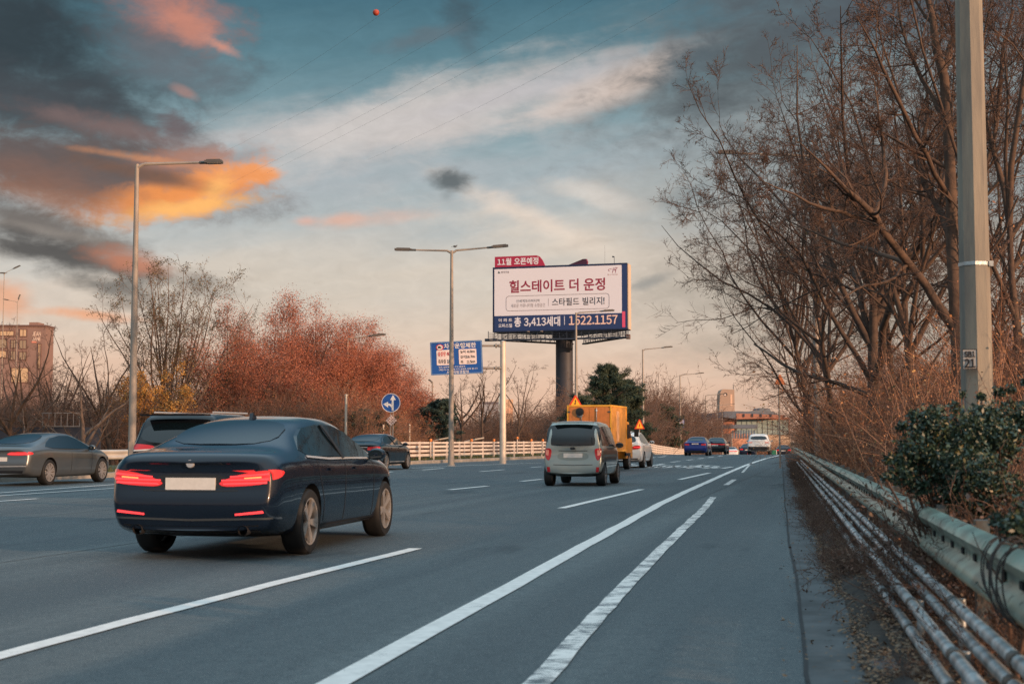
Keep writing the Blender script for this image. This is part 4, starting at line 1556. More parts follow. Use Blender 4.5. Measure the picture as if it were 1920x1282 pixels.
def lamp(label, px, ptop, Y, arms, r=.09, base=None, headlen=.8, hook=.0, group='street lamps along the road'):
    """a tapered post with one or two arms; arms = [(head px, head py)] in the photo"""
    top = P(px, ptop, Y)
    b0 = gz(Y) if base is None else base
    o = thing('street_lamp', label, 'street lamp', (top.x, Y, b0), group=group)
    h = top.z - b0
    mb = MB()
    mb.tube([(0, 0, -.1), (0, 0, .5), (0, 0, h * .5), (0, 0, h)], [r * 1.25, r * 1.2, r, r * .62], 10)
    mb.lathe([(r * 1.9, -.1), (r * 1.9, .02), (r * 1.5, .06), (r * 1.3, .55)], 10)
    mb.obj('pole', m_lamp, o, smooth=True)
    if r > .08:
        mb = MB()
        mb.box((0, -r * 1.2, .95), (r * 1.2, .03, .42))
        mb.obj('hatch', m_lamp, o)
    for hx, hy in arms:
        e = P(hx, hy, Y)
        v = Vector((e.x - top.x, 0, e.z - b0))
        s0 = Vector((0, 0, h - .12))
        hd = (v - Vector((0, 0, h))).normalized()
        e0 = v - hd * headlen
        mb = MB()
        mid = s0.lerp(e0, .12) + Vector((0, 0, .10))
        mb.tube([s0, s0 + Vector((hd.x * .18, 0, .10)), mid, e0], [r * .55, r * .52, r * .48, r * .36], 8)
        arm = mb.obj('arm', m_lamp, o, smooth=True)
        mb = MB()
        n_ = Vector((-hd.z, 0, hd.x))
        if n_.z < 0:
            n_ = -n_
        for w, z0, z1, a0, a1 in ((.30, -.03, .05, .12, 1.0), (.2, .05, .085, .2, .9)):
            mb.bar(e0 + hd * headlen * a0 + n_ * (z0 + z1) / 2, e0 + hd * headlen * a1 + n_ * (z0 + z1) / 2, w, z1 - z0)
        mb.tube([e0 - hd * .1, e0 + hd * .2], r * .5, 8)
        hd_o = mb.obj('lamp_head', m_head, arm)
        mb = MB()
        mb.bar(e0 + hd * headlen * .25 - n_ * .04, e0 + hd * headlen * .95 - n_ * .04, .24, .012)
        mb.obj('lens', m_lens, arm)
    return o


lamp('tall single-armed street lamp in front of the orange cloud on the left', 257, 308, 45, [(417, 304)], .105, headlen=.62)
o = lamp('double-armed street lamp standing in front of the blue restriction sign', 847, 470, 67, [(740, 468), (953, 461)], .105, headlen=.9)
# a small bird perched on the joint
mb = MB()
mb.lathe([(.001, -.15), (.05, -.1), (.075, 0), (.05, .1), (.001, .15)], 10, 'X', (0, 0, 0))
mb.lathe([(.001, -.05), (.04, 0), (.001, .06)], 8, 'X', (.14, 0, .07))
mb.bar((-.12, 0, 0), (-.28, 0, -.05), .05, .015)
mb.tube([(0, .02, -.05), (0, .02, -.13)], .008, 4)
mb.tube([(0, -.02, -.05), (0, -.02, -.13)], .008, 4)
br = mb.obj('bird', mat('bird_grey', lin(70, 66, 64), .8), smooth=True)
p_ = P(853, 464, 67)
br.location = p_ + Vector((0, 0, .05))
br.scale = (.65,) * 3
tag(br, 'small dark bird perched on top of the double-armed lamp', 'bird')
lamp('street lamp whose arm crosses the lower corner of the billboard', 1080, 586, 99, [(1152, 582)], .10, headlen=.9)
lamp('street lamp rising right of the billboard, behind the white hatchback', 1205, 655, 138, [(1261, 650)], .10, headlen=1.0)
lamp('street lamp carrying the small blue notice sign', 1275, 703, 186, [(1320, 699)], .11, headlen=1.0)
lamp('thin street lamp left of the far clock tower', 1323, 741, 255, [(1360, 738)], .12, headlen=1.0)
lamp('tiny double-armed lamp below the clock tower', 1344, 760, 330, [(1311, 757), (1378, 757)], .12, headlen=1.0)
lamp('plain pale lamp post below the foot of the clock tower', 1354, 768, 300, [(1336, 771)], .13, headlen=.8)
lamp('short lamp among the far bare trees left of the white off-roader', 1372, 808, 260, [(1383, 807)], .10, headlen=.6)
lamp('lamp with dark cobra head poking over the russet trees, upper of the two', 652, 634, 88, [(723, 627)], .085, headlen=1.0)
lamp('lamp with dark cobra head poking over the russet trees, lower of the two', 702, 690, 112, [(761, 685)], .085, headlen=1.0)
lamp('thin lamp with short double head left of the blue restriction sign', 811, 716, 120, [(803, 712)], .09, headlen=.3)
lamp('tall lamp half hidden in the bare trees on the right', 1525, 292, 54, [(1345, 286)], .105, headlen=.9)
lamp('lamp head above the brown office block at the left edge, upper of the two', 8, 512, 170, [(38, 498), (-4, 512)], .06, headlen=1.0)
lamp('lamp head above the brown office block at the left edge, lower of the two', 33, 566, 190, [(38, 552), (6, 561)], .06, headlen=.8)
# plain short posts behind the fence
m_pale = mat('pale_post', lin(196, 184, 170), .6, metal=.2)
for i, (px, pt, Y, r_, lab) in enumerate(((649, 741, 72, .07, 'pale slim post standing in front of the russet trees'), (719, 798, 78, .05, 'short pale post just left of the arrow sign pole'), (768, 797, 80, .05, 'short pale post just right of the arrow sign pole'))):
    p_ = P(px, pt, Y)
    mb = MB()
    mb.tube([(0, 0, -.1), (0, 0, p_.z)], [r_, r_ * .85], 8)
    mb.lathe([(r_ * 1.1, p_.z - .02), (r_ * 1.1, p_.z + .03), (.001, p_.z + .06)], 8)
    o = mb.obj('marker_post', m_pale, smooth=True)
    o.location = (p_.x, Y, 0)
    tag(o, lab, 'post')
# low floodlight arms behind the fence
for px, py, qx, qy, Y, lab in ((812, 826, 838, 821, 95, 'low pale lamp arm just left of the double-armed lamp post'), (871, 828, 905, 821, 95, 'low pale lamp arm right of the double-armed lamp post')):
    a_, c_ = P(px, py, Y), P(qx, qy, Y)
    mb = MB()
    mb.tube([(a_.x, Y, 0), (a_.x, Y, a_.z), tuple(c_)], .05, 7)
    mb.bar(c_ - Vector((.5, 0, .08)), c_ + Vector((.1, 0, .02)), .25, .08)
    o = mb.obj('low_lamp', m_pale, smooth=True)
    tag(o, lab, 'lamp')

m_blue = mat('sign_blue', lin(32, 84, 158), .45, var=.05, vscale=3)
m_signwhite = mat('sign_white', lin(232, 226, 222), .5)
m_signpink = mat('sign_panel_white', lin(232, 214, 208), .5)
m_signred = mat('sign_red', lin(190, 40, 40), .5)
m_signblack = mat('sign_black', lin(36, 34, 38), .6)
m_signyel = mat('sign_yellow', lin(240, 176, 46), .5)
m_back = mat('sign_back', lin(140, 140, 138), .5, metal=.5)


def plane(root, name, poly, y, m, parent=None, t=.01):
    """flat plate of outline poly (x, z), its face at y and its back t behind"""
    return MB().prism(poly, y, y + t).obj(name, m, parent or root)


def disc(cx, cz, r, n=32, sx=1.0):
    return [(cx + r * sx * math.cos(2 * math.pi * k / n), cz + r * math.sin(2 * math.pi * k / n)) for k in range(n)]


def rrect(x0, z0, x1, z1, r, n=6):
    out = []
    for cx, cz, a0 in ((x1 - r, z1 - r, 0), (x0 + r, z1 - r, 90), (x0 + r, z0 + r, 180), (x1 - r, z0 + r, 270)):
        out += [(cx + r * math.cos(R(a0 + 90 * k / n)), cz + r * math.sin(R(a0 + 90 * k / n))) for k in range(n + 1)]
    return out


def frame_strip(mb, outer, inner, y0, y1):
    n = len(outer)
    vs = [(x, y0, z) for x, z in outer] + [(x, y0, z) for x, z in inner] + [(x, y1, z) for x, z in outer] + [(x, y1, z) for x, z in inner]
    mb.add(vs, [(i, (i + 1) % n, n + (i + 1) % n, n + i) for i in range(n)] + [(2 * n + i, 3 * n + i, 3 * n + (i + 1) % n, 2 * n + (i + 1) % n) for i in range(n)] +
           [(i, 2 * n + i, 2 * n + (i + 1) % n, (i + 1) % n) for i in range(n)] + [(n + i, n + (i + 1) % n, 3 * n + (i + 1) % n, 3 * n + i) for i in range(n)])


# --- blue vehicle restriction sign hung from its gantry pole
Y = 74
c0 = P(856, 671, Y)
pole_x = P(943, 700, Y).x
gs = thing('gantry_sign', 'big blue vehicle restriction sign hung on arms from a pale gantry pole', 'road sign', (c0.x, Y, 0))
pt = P(943, 640, Y).z
px_ = pole_x - c0.x
mb = MB()
mb.tube([(px_, 0, -.1), (px_, 0, pt)], [.17, .14], 14)
mb.lathe([(.15, pt - .02), (.16, pt), (.001, pt + .05)], 14, 'Z', (px_, 0, 0))
mb.obj('pole', mat('gantry_pole', lin(206, 192, 176), .55, metal=.2, var=.12, vscale=1.5), gs, smooth=True)
SW, SH = 98 / FPX * Y, 62 / FPX * Y
zc = c0.z
Ms = Matrix.Translation((0, -.25, zc)) @ Matrix.Rotation(R(-2.2), 4, 'Y') @ Matrix.Rotation(R(-6), 4, 'Z')
for zz in (648, 690):
    z_ = P(943, zz, Y).z
    mb = MB()
    mb.tube([(px_, -.05, z_), (-.2, -.12, z_ - (zc - c0.z))], .065, 10)
    mb.lathe([(.12, -.05), (.12, .05)], 10, 'X', (px_ - .35, -.06, z_))
    mb.lathe([(.10, -.03), (.10, .03)], 10, 'X', (px_ - .2, -.06, z_))
    mb.obj('arm', m_lamp, gs, smooth=True)
brd = link('sign_board', MB().prism(rrect(-SW / 2, -SH / 2, SW / 2, SH / 2, .05), 0, .05).mesh('sign_board', m_blue), gs)
brd.matrix_local = Ms


def uv(x0, y0, x1, y1):
    """box on the sign from the enlarged photograph (board: x 130..672, y 118..450 along the tilt)"""
    return ((x0 - 401) / 542 * SW, -(y1 - 268) / 332 * SH, (x1 - 401) / 542 * SW, -(y0 - 268) / 332 * SH)


mb = MB()
frame_strip(mb, rrect(-SW / 2 + .02, -SH / 2 + .02, SW / 2 - .02, SH / 2 - .02, .05), rrect(-SW / 2 + .055, -SH / 2 + .055, SW / 2 - .055, SH / 2 - .055, .04), -.006, .002)
mb.obj('sign_border', mat('sign_border_grey', lin(120, 150, 180), .5), brd)
b_ = uv(275, 110, 610, 163)
add_text(brd, 'sign_lettering', '차량운행제한', m_signwhite, (b_[0], b_[1] - .06, b_[2], b_[3] - .06), -.012, bold=.02)
cx_, cz_ = uv(232, 163, 232, 163)[:2]
plane(gs, 'prohibition_disc', disc(cx_, cz_ + .03, .16, sx=1.25), -.012, m_signred, brd)
plane(gs, 'prohibition_disc', disc(cx_, cz_ + .03, .12, sx=1.25), -.02, m_signwhite, brd)
plane(gs, 'lorry_mark', [(cx_ - .09, cz_ - .02), (cx_ + .08, cz_ - .02), (cx_ + .08, cz_ + .05), (cx_ + .03, cz_ + .05), (cx_ + .03, cz_ + .09), (cx_ - .09, cz_ + .09)], -.028, m_signblack, brd)
for x0, x1, lines in ((195, 375, (('총중량 40t', m_signred), ('축하중 10t', m_signblack))), (428, 612, (('높이 4.0m', m_signblack), ('길이16.7m', m_signblack), ('폭   2.5m', m_signblack)))):
    b_ = uv(x0, 185, x1, 338)
    pn = plane(gs, 'info_panel', rrect(b_[0], b_[1], b_[2], b_[3], .06), -.012, m_signpink, brd)
    h_ = (b_[3] - b_[1]) / len(lines)
    for k, (tx, m_) in enumerate(lines):
        add_text(pn, 'panel_lettering', tx, m_, (b_[0] + .08, b_[3] - h_ * (k + .82), b_[2] - .08, b_[3] - h_ * (k + .22)), -.018, bold=.015)
for (x0, y0, x1, y1), tx in (((215, 350, 490, 366), '단속 강변북로 전 구간 총중량'), ((215, 374, 620, 392), '[위반시] 도로법에 의거 과태료 부과 합니다'), ((295, 396, 525, 428), '서울지방경찰청')):
    add_text(brd, 'small_lettering', tx, m_signwhite, uv(x0, y0, x1, y1), -.012, bold=.01)

# --- round blue arrow sign with the small diamond below
Y = 70
c0 = P(733, 755, Y)
r_ = 17.8 / FPX * Y
rs = thing('arrow_sign', 'round blue sign with white left and straight arrows above a small chequered diamond', 'road sign', (c0.x, Y, 0))
for dx in (-.02, .10):
    mb = MB()
    mb.tube([(dx, .06, 0), (dx, .06, c0.z + (r_ * .7 if dx < 0 else -r_ * .95))], .03, 8)
    mb.obj('pole', m_lamp, rs, smooth=True)
ds = link('sign_disc', MB().prism(disc(0, c0.z, r_, 48), -.02, 0).mesh('sign_disc', m_blue), rs)
mb = MB()
frame_strip(mb, disc(0, c0.z, r_ * .99, 48), disc(0, c0.z, r_ * .93, 48), -.026, -.018)
mb.obj('rim', m_signwhite, ds)
s_ = r_ / 74.0
Z = lambda y: c0.z - (y - 650) * s_
X = lambda x: (x - 558) * s_
plane(rs, 'straight_arrow', [(X(564), Z(710)), (X(580), Z(710)), (X(580), Z(628)), (X(597), Z(628)), (X(574), Z(588)), (X(552), Z(628)), (X(564), Z(628))][::-1], -.03, m_signwhite, ds)
plane(rs, 'left_arrow', [(X(563), Z(706)), (X(563), Z(690)), (X(552), Z(674)), (X(536), Z(670)), (X(536), Z(686)), (X(498), Z(660)), (X(536), Z(640)), (X(536), Z(654)), (X(552), Z(656)), (X(563), Z(664))], -.029, m_signwhite, ds)
zc = P(733, 788, Y).z
hd = 11.0 / FPX * Y
dm = plane(rs, 'diamond_plate', [(.02, zc - hd), (hd + .02, zc), (.02, zc + hd), (-hd + .02, zc)], -.01, mat('diamond_brown', lin(150, 96, 66), .6))
mb = MB()
for k in range(-1, 3):
    t_ = (k - .5) * .5
    for sg in (1, -1):
        a_ = Vector((.02 + hd * .5 * (t_ - 1), -.013, zc + hd * .5 * (t_ + 1) * sg))
        c_ = Vector((.02 + hd * .5 * (t_ + 1), -.013, zc + hd * .5 * (t_ - 1) * sg))
        mb.bar(a_, c_, .035, .008, up=(0, 1, 0))
mb.obj('lattice_pattern', m_signpink, dm)

# --- triangular warning signs
m_tri_red = mat('warning_red', lin(206, 62, 30), .5)


def triangle(label, px, ptop, pbase, half, Y, mark, ry=0.0, back=False):
    tp, bs = P(px, ptop, Y), P(px, pbase, Y)
    w = half / FPX * Y
    o = thing('warning_sign', label, 'road sign', (tp.x, Y, gz(Y)), ry)
    zt, zb = tp.z - gz(Y), bs.z - gz(Y)
    mb = MB()
    mb.tube([(0, .06, -.1), (0, .06, zt - .1)], .04, 8)
    mb.obj('pole', m_lamp, o, smooth=True)
    e = w * .17
    pl = plane(o, 'red_border', [(-w, zb), (w, zb), (e * .6, zt), (-e * .6, zt)], -.02, m_tri_red if not back else mat('faded_sign_orange', lin(150, 84, 44), .7), t=.03)
    if not back:
        k = w * .22
        plane(o, 'yellow_face', [(-w + k * 1.55, zb + k * .72), (w - k * 1.55, zb + k * .72), (0, zt - k * 1.15)], -.027, m_signyel, pl)
        if mark:
            zc_, u_ = zb + (zt - zb) * .26, (zt - zb)
            plane(o, 'merge_mark', [(-.03 * u_, zc_ - .08 * u_), (.03 * u_, zc_ - .08 * u_), (.03 * u_, zc_ + .20 * u_), (.09 * u_, zc_ + .2 * u_), (0, zc_ + .36 * u_), (-.09 * u_, zc_ + .2 * u_), (-.03 * u_, zc_ + .2 * u_)], -.034, m_signblack, pl)
            plane(o, 'merge_mark', [(-.16 * u_, zc_ - .08 * u_), (-.10 * u_, zc_ - .08 * u_), (0, zc_ + .1 * u_), (-.02 * u_, zc_ + .16 * u_)], -.034, m_signblack, pl)
        else:
            zc_, u_ = zb + (zt - zb) * .2, (zt - zb)
            plane(o, 'warning_mark', [(-.06 * u_, zc_), (.06 * u_, zc_), (.06 * u_, zc_ + .34 * u_), (-.06 * u_, zc_ + .34 * u_)], -.034, m_tri_red, pl)
    return o


triangle('yellow merge warning triangle standing above the orange box truck', 1079, 741, 762, 13.5, 92, True)
triangle('orange warning triangle beside the white hatchback', 1199, 786, 804, 9.6, 112, False)
triangle('brownish triangle sign half sunk in the right hand brambles', 1462, 702, 721, 13, 62, False, R(25), back=True)

# --- small blue and white notice on the lamp post
Y = 184
c0 = P(1274, 793, Y)
w, h = 8.4 / FPX * Y, 8.2 / FPX * Y
nb = thing('notice_sign', 'small blue and white striped notice board fixed low on a far lamp post', 'road sign', (c0.x, Y, gz(Y)))
zc = c0.z - gz(Y)
pl = plane(nb, 'sign_board', rect(-w, zc - h, w, zc + h), -.25, mat('notice_blue', lin(92, 112, 164), .5), t=.04)
for k, (z0, z1) in enumerate(((.28, .78), (-.34, .16), (-.92, -.5))):
    q = plane(nb, 'white_band', rect(-w * .82, zc + h * z0, w * .82, zc + h * z1), -.26, mat('notice_white', lin(206, 196, 200), .5), pl)
    mb = MB()
    for j in range(6):
        if (j + k) % 4 != 3:
            mb.box((w * (-.62 + .25 * j), -.267, zc + h * (z0 + z1) / 2), (w * .13, .008, h * .28))
    mb.obj('band_pattern', mat('notice_ink', lin(132, 120, 146), .6), q)

# ================================================================== billboard
Y0 = 190.0
BL, BR = P(923.8, 560, Y0 + 2.6), P(1176, 558, Y0 - 2.6)
ang = math.atan2(BR.y - BL.y, BR.x - BL.x)
BW = math.hypot(BR.x - BL.x, BR.y - BL.y)
zt_, zb_ = (P(924, 500.6, Y0 + 2.6).z + P(1176, 493.6, Y0 - 2.6).z) / 2, (P(924, 621, Y0 + 2.6).z + P(1176, 619.4, Y0 - 2.6).z) / 2
BH = zt_ - zb_
bb = thing('billboard', 'huge roadside billboard with Korean lettering on a thick round column', 'billboard', ((BL.x + BR.x) / 2, Y0, gz(Y0)), ang)
zb_ -= gz(Y0)
m_bnavy = mat('billboard_navy', lin(38, 58, 104), .5)
m_bframe = mat('billboard_frame', lin(30, 42, 74), .5)
m_bwhite = mat('billboard_white', lin(230, 226, 232), .5)
m_bred = mat('billboard_crimson', lin(170, 40, 72), .5)
m_btext = mat('billboard_maroon', lin(146, 34, 62), .5)
m_bink = mat('billboard_ink', lin(30, 34, 48), .5)
m_bgrey = mat('billboard_grey_ink', lin(150, 138, 138), .5)
m_bwarmlit = mat('billboard_warmlit_figures', lin(244, 206, 190), .5)  # warm light on the number put into its colour
m_steel = mat('dark_steel', lin(52, 60, 74), .6, metal=.3)
m_column = mat('column_steel', lin(58, 60, 68), .6, metal=.2, var=.1, vscale=.6)


def bu(x, y):
    """board coordinates from the enlarged photograph"""
    t_ = (x - 150) / 1615
    yt, yb = 260 - 45 * t_, 1030 - 10 * t_
    return (t_ - .5) * BW, zb_ + BH * (1 - (y - yt) / (yb - yt))


def bbox(x0, y0, x1, y1):
    """box whose upper left is (x0, y0) and lower right (x1, y1), levelled"""
    xm = (x0 + x1) / 2
    a_, c_ = bu(x0, y0)[0], bu(x1, y0)[0]
    return a_, bu(xm, y1)[1], c_, bu(xm, y0)[1]


D = 2.2
box_ = MB()
hw = BW / 2
apex = 9.5
tri = [(-hw, 0), (hw, 0), (hw, D), (.6, apex), (-.6, apex), (-hw, D)]
box_.add([(x, y, zb_) for x, y in tri] + [(x, y, zb_ + BH) for x, y in tri], [tuple(range(6)), tuple(range(6, 12))[::-1]] + [(i, (i + 1) % 6, 6 + (i + 1) % 6, 6 + i) for i in range(6)])
cas = box_.obj('casing', m_bframe, bb)
ed = MB()
ed.box((hw + .06, D / 2, zb_ + BH / 2), (.1, D * .8, BH * .985))
ed.obj('side_panel', mat('billboard_edge_beige', lin(196, 178, 158), .6), bb)
x0, z0, x1, z1 = bbox(172, 262, 1703, 1026)
face = plane(bb, 'poster', rect(x0, bbox(172, 830, 1703, 830)[1], x1, z1), -.05, m_bwhite, t=.05)
band = plane(bb, 'navy_band', rect(x0, zb_ + .12, x1, bbox(172, 830, 1703, 830)[1] - .003), -.05, m_bnavy, t=.05)
strip = plane(bb, 'navy_strip', rect(x1 + .003, zb_ + .12, hw - .02, z1 + .05), -.05, m_bnavy, t=.05)
b_ = bbox(1706, 803, 1741, 994)
plane(bb, 'pink_block', rect(*b_), -.07, mat('billboard_pink', lin(226, 84, 118), .5), strip, t=.02)
add_text(face, 'headline', '힐스테이트 더 운정', m_btext, bbox(357, 404, 1507, 556), -.06, bold=.022)
add_text(face, 'slogan', '스타필드 빌리지!', m_bink, bbox(874, 628, 1500, 722), -.06, bold=.012)
add_text(face, 'small_lettering', '신세계프라퍼티의', m_bink, bbox(440, 644, 722, 680), -.06, bold=.0)
add_text(face, 'small_lettering', '새로운 커뮤니티형 쇼핑공간', m_bgrey, bbox(375, 694, 792, 738), -.06, bold=.004)
mb = MB()
b_ = bbox(314, 592, 1556, 774)
frame_strip(mb, rrect(*b_, .42), rrect(b_[0] + .05, b_[1] + .05, b_[2] - .05, b_[3] - .05, .38), -.06, -.05)
mb.obj('rounded_frame', mat('billboard_frame_ink', lin(96, 84, 90), .5), face)
plane(bb, 'divider', rect(*bbox(829, 634, 833, 726)), -.06, m_bgrey, face)
lo = plane(bb, 'triangle_mark', [(bu(212, 0)[0], bu(228, 332)[1]), (bu(244, 0)[0], bu(228, 332)[1]), (bu(228, 0)[0], bu(228, 302)[1])], -.06, mat('mark_green', lin(38, 66, 60), .5), face)
add_text(face, 'company_line', '현대건설', m_bgrey, bbox(252, 304, 352, 330), -.06, bold=.02)
add_text(face, 'emblem_letter', 'H', m_btext, bbox(1592, 276, 1632, 336), -.06, bold=-.004, shear=.12)
mb = MB()
for sg, cx_, cy_ in ((1, 1570, 300), (1, 1640, 285)):
    u, v = bu(cx_, cy_)
    mb.tube([(u + .16 * math.cos(a_) * (1 + .2 * a_), -.06, v + .16 * math.sin(a_)) for a_ in np.linspace(.2, 4.6, 14)], .022, 5)
mb.obj('emblem_flourish', m_btext, face)
add_text(face, 'emblem_caption', '힐스테이트', mat('caption_pink', lin(206, 176, 176), .5), bbox(1535, 348, 1662, 366), -.06)
plane(bb, 'fine_print', rect(*bbox(1515, 786, 1612, 793)), -.06, m_bgrey, face)
add_text(band, 'band_lettering', '아 파 트', m_bwhite, bbox(224, 868, 390, 908), -.06, bold=.015)
add_text(band, 'band_lettering', '오피스텔', m_bwhite, bbox(222, 930, 390, 976), -.06, bold=.015)
add_text(band, 'band_lettering', '총 3,413세대', m_bwhite, bbox(416, 852, 972, 972), -.06, bold=.026)
plane(bb, 'divider', rect(*bbox(1020, 850, 1026, 955)), -.06, m_bwhite, band)
add_text(band, 'phone_number', '1522.1157', m_bwarmlit, bbox(1076, 846, 1652, 956), -.06, bold=.022)
# red tabs on the top edge
x0, z0 = bu(176, 258)
x1 = bu(790, 240)[0]
zz = bu(176, 114)[1]
tabp = [(x0, zb_ + BH), (x1, zb_ + BH), (x1 - .35, zb_ + BH + .75), (x1 - .75, zb_ + BH + 1.25), (x1 - 1.15, zb_ + BH + 1.42), (x0, zb_ + BH + 1.42)]
tb = plane(bb, 'crimson_tab', tabp, -.03, m_bred, t=.2)
add_text(tb, 'tab_lettering', '11월 오픈예정', m_bwhite, (bu(208, 0)[0], zb_ + BH + .22, bu(710, 0)[0], zb_ + BH + 1.18), -.045, bold=.026)
mb = MB()
x0, x1 = bu(850, 0)[0], bu(1178, 0)[0]
q = [(x0 + .4, 8.2, 0), (x1 - .4, 6.0, 0), (x1, 5.7, 1.0), (x1 - .2, 5.8, 1.45), (x1 - .7, 6.1, 1.5), (x0 + .4, 8.2, 1.0)]
mb.add([(x, y, zb_ + BH + z) for x, y, z in q] + [(x + .1, y + .2, zb_ + BH + z) for x, y, z in q], [tuple(range(6)), tuple(range(6, 12))[::-1]] + [(i, (i + 1) % 6, 6 + (i + 1) % 6, 6 + i) for i in range(6)])
mb.obj('rear_tab', mat('rear_tab_crimson', lin(120, 50, 70), .5), bb)
mb = MB()
xa = bu(1606, 0)[0]
mb.tube([(xa, .5, zb_ + BH), (xa, .5, zb_ + BH + .95), (xa - .25, .5, zb_ + BH + 1.0)], .035, 5)
mb.box((xa - .15, .5, zb_ + BH + .92), (.25, .1, .16))
mb.obj('camera_mast', m_steel, bb)
mb = MB()
xa = bu(1475, 0)[0]
mb.tube([(xa, 1.5, zb_ + BH), (xa, 1.5, zb_ + BH + 2.6)], .012, 4)
mb.obj('lightning_rod', m_steel, bb)
# column and the catwalks hung below the casing
mb = MB()
cr = 16.5 / FPX * Y0
cx_ = P(1044, 700, Y0).x - (BL.x + BR.x) / 2
mb.lathe([(cr * 1.02, -1), (cr, 3), (cr, zb_ - .9), (cr * 1.05, zb_ - .9), (cr * 1.05, zb_ + .1)], 32, 'Z', (cx_, 4.0, 0))
mb.obj('column', m_column, bb, smooth=True)
mb = MB()
for zz in (-.9,):
    mb.box((cx_, 4.0, zb_ - .55), (2.6, 2.4, .9))
mb.obj('column_head', m_steel, bb)
cw = 2.05 / 1615 * 0 + 1.0
fr = [(-hw - .35, -1.0), (hw + .35, -1.0)]
side_l = [(-hw - .3, -1.0, -.95), (-.8, apex + 1.0, -.95)]
side_r = [(hw + .3, -1.0, -.95), (.8, apex + 1.0, -.95)]
for seg in ([(-hw + .2, .2, -.95), (hw - .2, .2, -.95)], side_l, side_r):
    (ax, ay, az_), (bx, by, bz) = seg
    mb = MB()
    for dz, th in ((-.12, .2), (0.0, .06), (.25, .06), (.5, .06), (.75, .06)):
        mb.bar((ax, ay, zb_ + az_ + dz), (bx, by, zb_ + bz + dz), .10 if th < .1 else .5, th)
    n_ = 18
    for k in range(n_ + 1):
        f = k / n_
        x, y = lerp(ax, bx, f), lerp(ay, by, f)
        mb.bar((x, y, zb_ + az_ - .15), (x, y, zb_ + (.1 if k % 2 == 0 else -.2)), .07)
        if k < n_:
            f2 = (k + 1) / n_
            mb.bar((x, y, zb_ + az_), (lerp(ax, bx, f2), lerp(ay, by, f2), zb_ + az_ + .7 * (k % 2)), .04)
    mb.obj('catwalk', m_steel, bb)
mb = MB()
mb.box((-hw - .1, -.4, zb_ - 1.05), (1.6, .6, .35))
mb.obj('lamp_tray', m_steel, bb)
mb = MB()
mb.box((hw + .2, -.4, zb_ - 1.0), (.5, .5, .6))
mb.obj('lamp_box', mat('lamp_box_brown', lin(120, 96, 84), .6), bb)
mb = MB()
for x in (-hw * .45, -hw * .25):
    mb.box((x, -.35, zb_ - .02), (.25, .3, .1))
    mb.bar((x, -.3, zb_), (x, .1, zb_ - .1), .05)
mb.obj('floodlight', m_lamp, bb)

# ================================================================== utility pole on the right
Y = 16.5
up_x = P(1830, 640, Y).x
hgt = 9.5
m_conc = mat('pole_concrete', lin(146, 138, 124), .9, color2=lin(112, 108, 102), vscale=1.6, bump=.25, bscale=30, stretch=(3, 3, .4))
up_ = thing('utility_pole', 'tall faceted concrete utility pole rising out of the evergreen bush', 'utility pole', (up_x, Y, 0))
mb = MB()
r0, r1 = 29 / FPX * Y * 1.02, 22.5 / FPX * Y * 1.02
mb.tube([(0, 0, -.2), (0, 0, hgt)], [r0 * 1.05, r1 * .95], 8, phase=R(14))
mb.obj('shaft', m_conc, up_)
zb2 = P(1830, 496, Y).z
mb = MB()
rr_ = lerp(r0 * 1.05, r1 * .95, zb2 / hgt) * 1.04
mb.tube([(0, 0, zb2 - .02), (0, 0, zb2 + .02)], rr_, 8, phase=R(14))
mb.box((rr_ * .9, -.08, zb2), (.05, .06, .06))
mb.obj('steel_band', m_galv, up_)
pl = P(1808, 675, Y)
w, h = 13 / FPX * Y, 18.5 / FPX * Y
M = Matrix.Translation((pl.x - up_x, -r0 - .02, pl.z)) @ Matrix.Rotation(R(-14), 4, 'Z')
np_ = link('number_plate', MB().prism(rect(-w, -h, w, h), 0, .006).mesh('number_plate', mat('pole_plate_white', lin(160, 160, 158), .6, var=.1, vscale=10)), up_)
np_.matrix_local = M
add_text(np_, 'plate_lettering', 'SB1', m_signblack, (-w * .75, h * .2, w * .75, h * .8), -.004, bold=.03)
add_text(np_, 'plate_lettering', '21', m_signblack, (-w * .75, -h * .85, w * .75, h * .05), -.004, bold=.03)
mb = MB()
frame_strip(mb, rect(-w, -h, w, h), rect(-w * .93, -h * .95, w * .93, h * .95), -.004, 0)
mb.obj('plate_border', m_signblack, np_)

# ================================================================== power lines high overhead
m_wire = mat('power_cable', lin(120, 126, 130), .6)
labs = ['highest power cable, carrying the orange marker ball', 'second power cable from the top of the bundle', 'third power cable, crossing the white veil of cloud', 'fourth power cable, close below the third', 'lowest power cable, nearest the billboard']
for (px0, py0, px1, py1), lab in zip(((360, 250, 790, -25), (420, 285, 960, -12), (430, 345, 1075, -11), (500, 325, 1150, -22), (690, 300, 1300, -14)), labs):
    a_, c_ = P(px0, py0, 420), P(px1, py1, 120)
    pts = []
    for k in range(41):
        f = k / 40
        Y = 1 / lerp(1 / 420, 1 / 120, f)
        q = P(lerp(px0, px1, f), lerp(py0, py1, f) + 9 * math.sin(math.pi * f), Y)
        pts.append(q)
    o = MB().tube(pts, [lerp(.014, .009, k / 40) for k in range(41)], 4).obj('power_line', m_wire, smooth=True)
    tag(o, lab, 'power line', 'power lines crossing the sky')
q = P(705, 24, 138)
mb = MB()
mb.lathe([(.32 * math.sin(a_), -.32 * math.cos(a_)) for a_ in np.linspace(.02, math.pi - .02, 14)], 20)
mb.lathe([(.33, -.02), (.335, 0), (.33, .02)], 20)
o = mb.obj('marker_ball', mat('marker_orange', lin(168, 66, 46), .6), smooth=True)
o.location = q
tag(o, 'small orange aircraft warning ball hanging on a high power cable', 'marker ball')

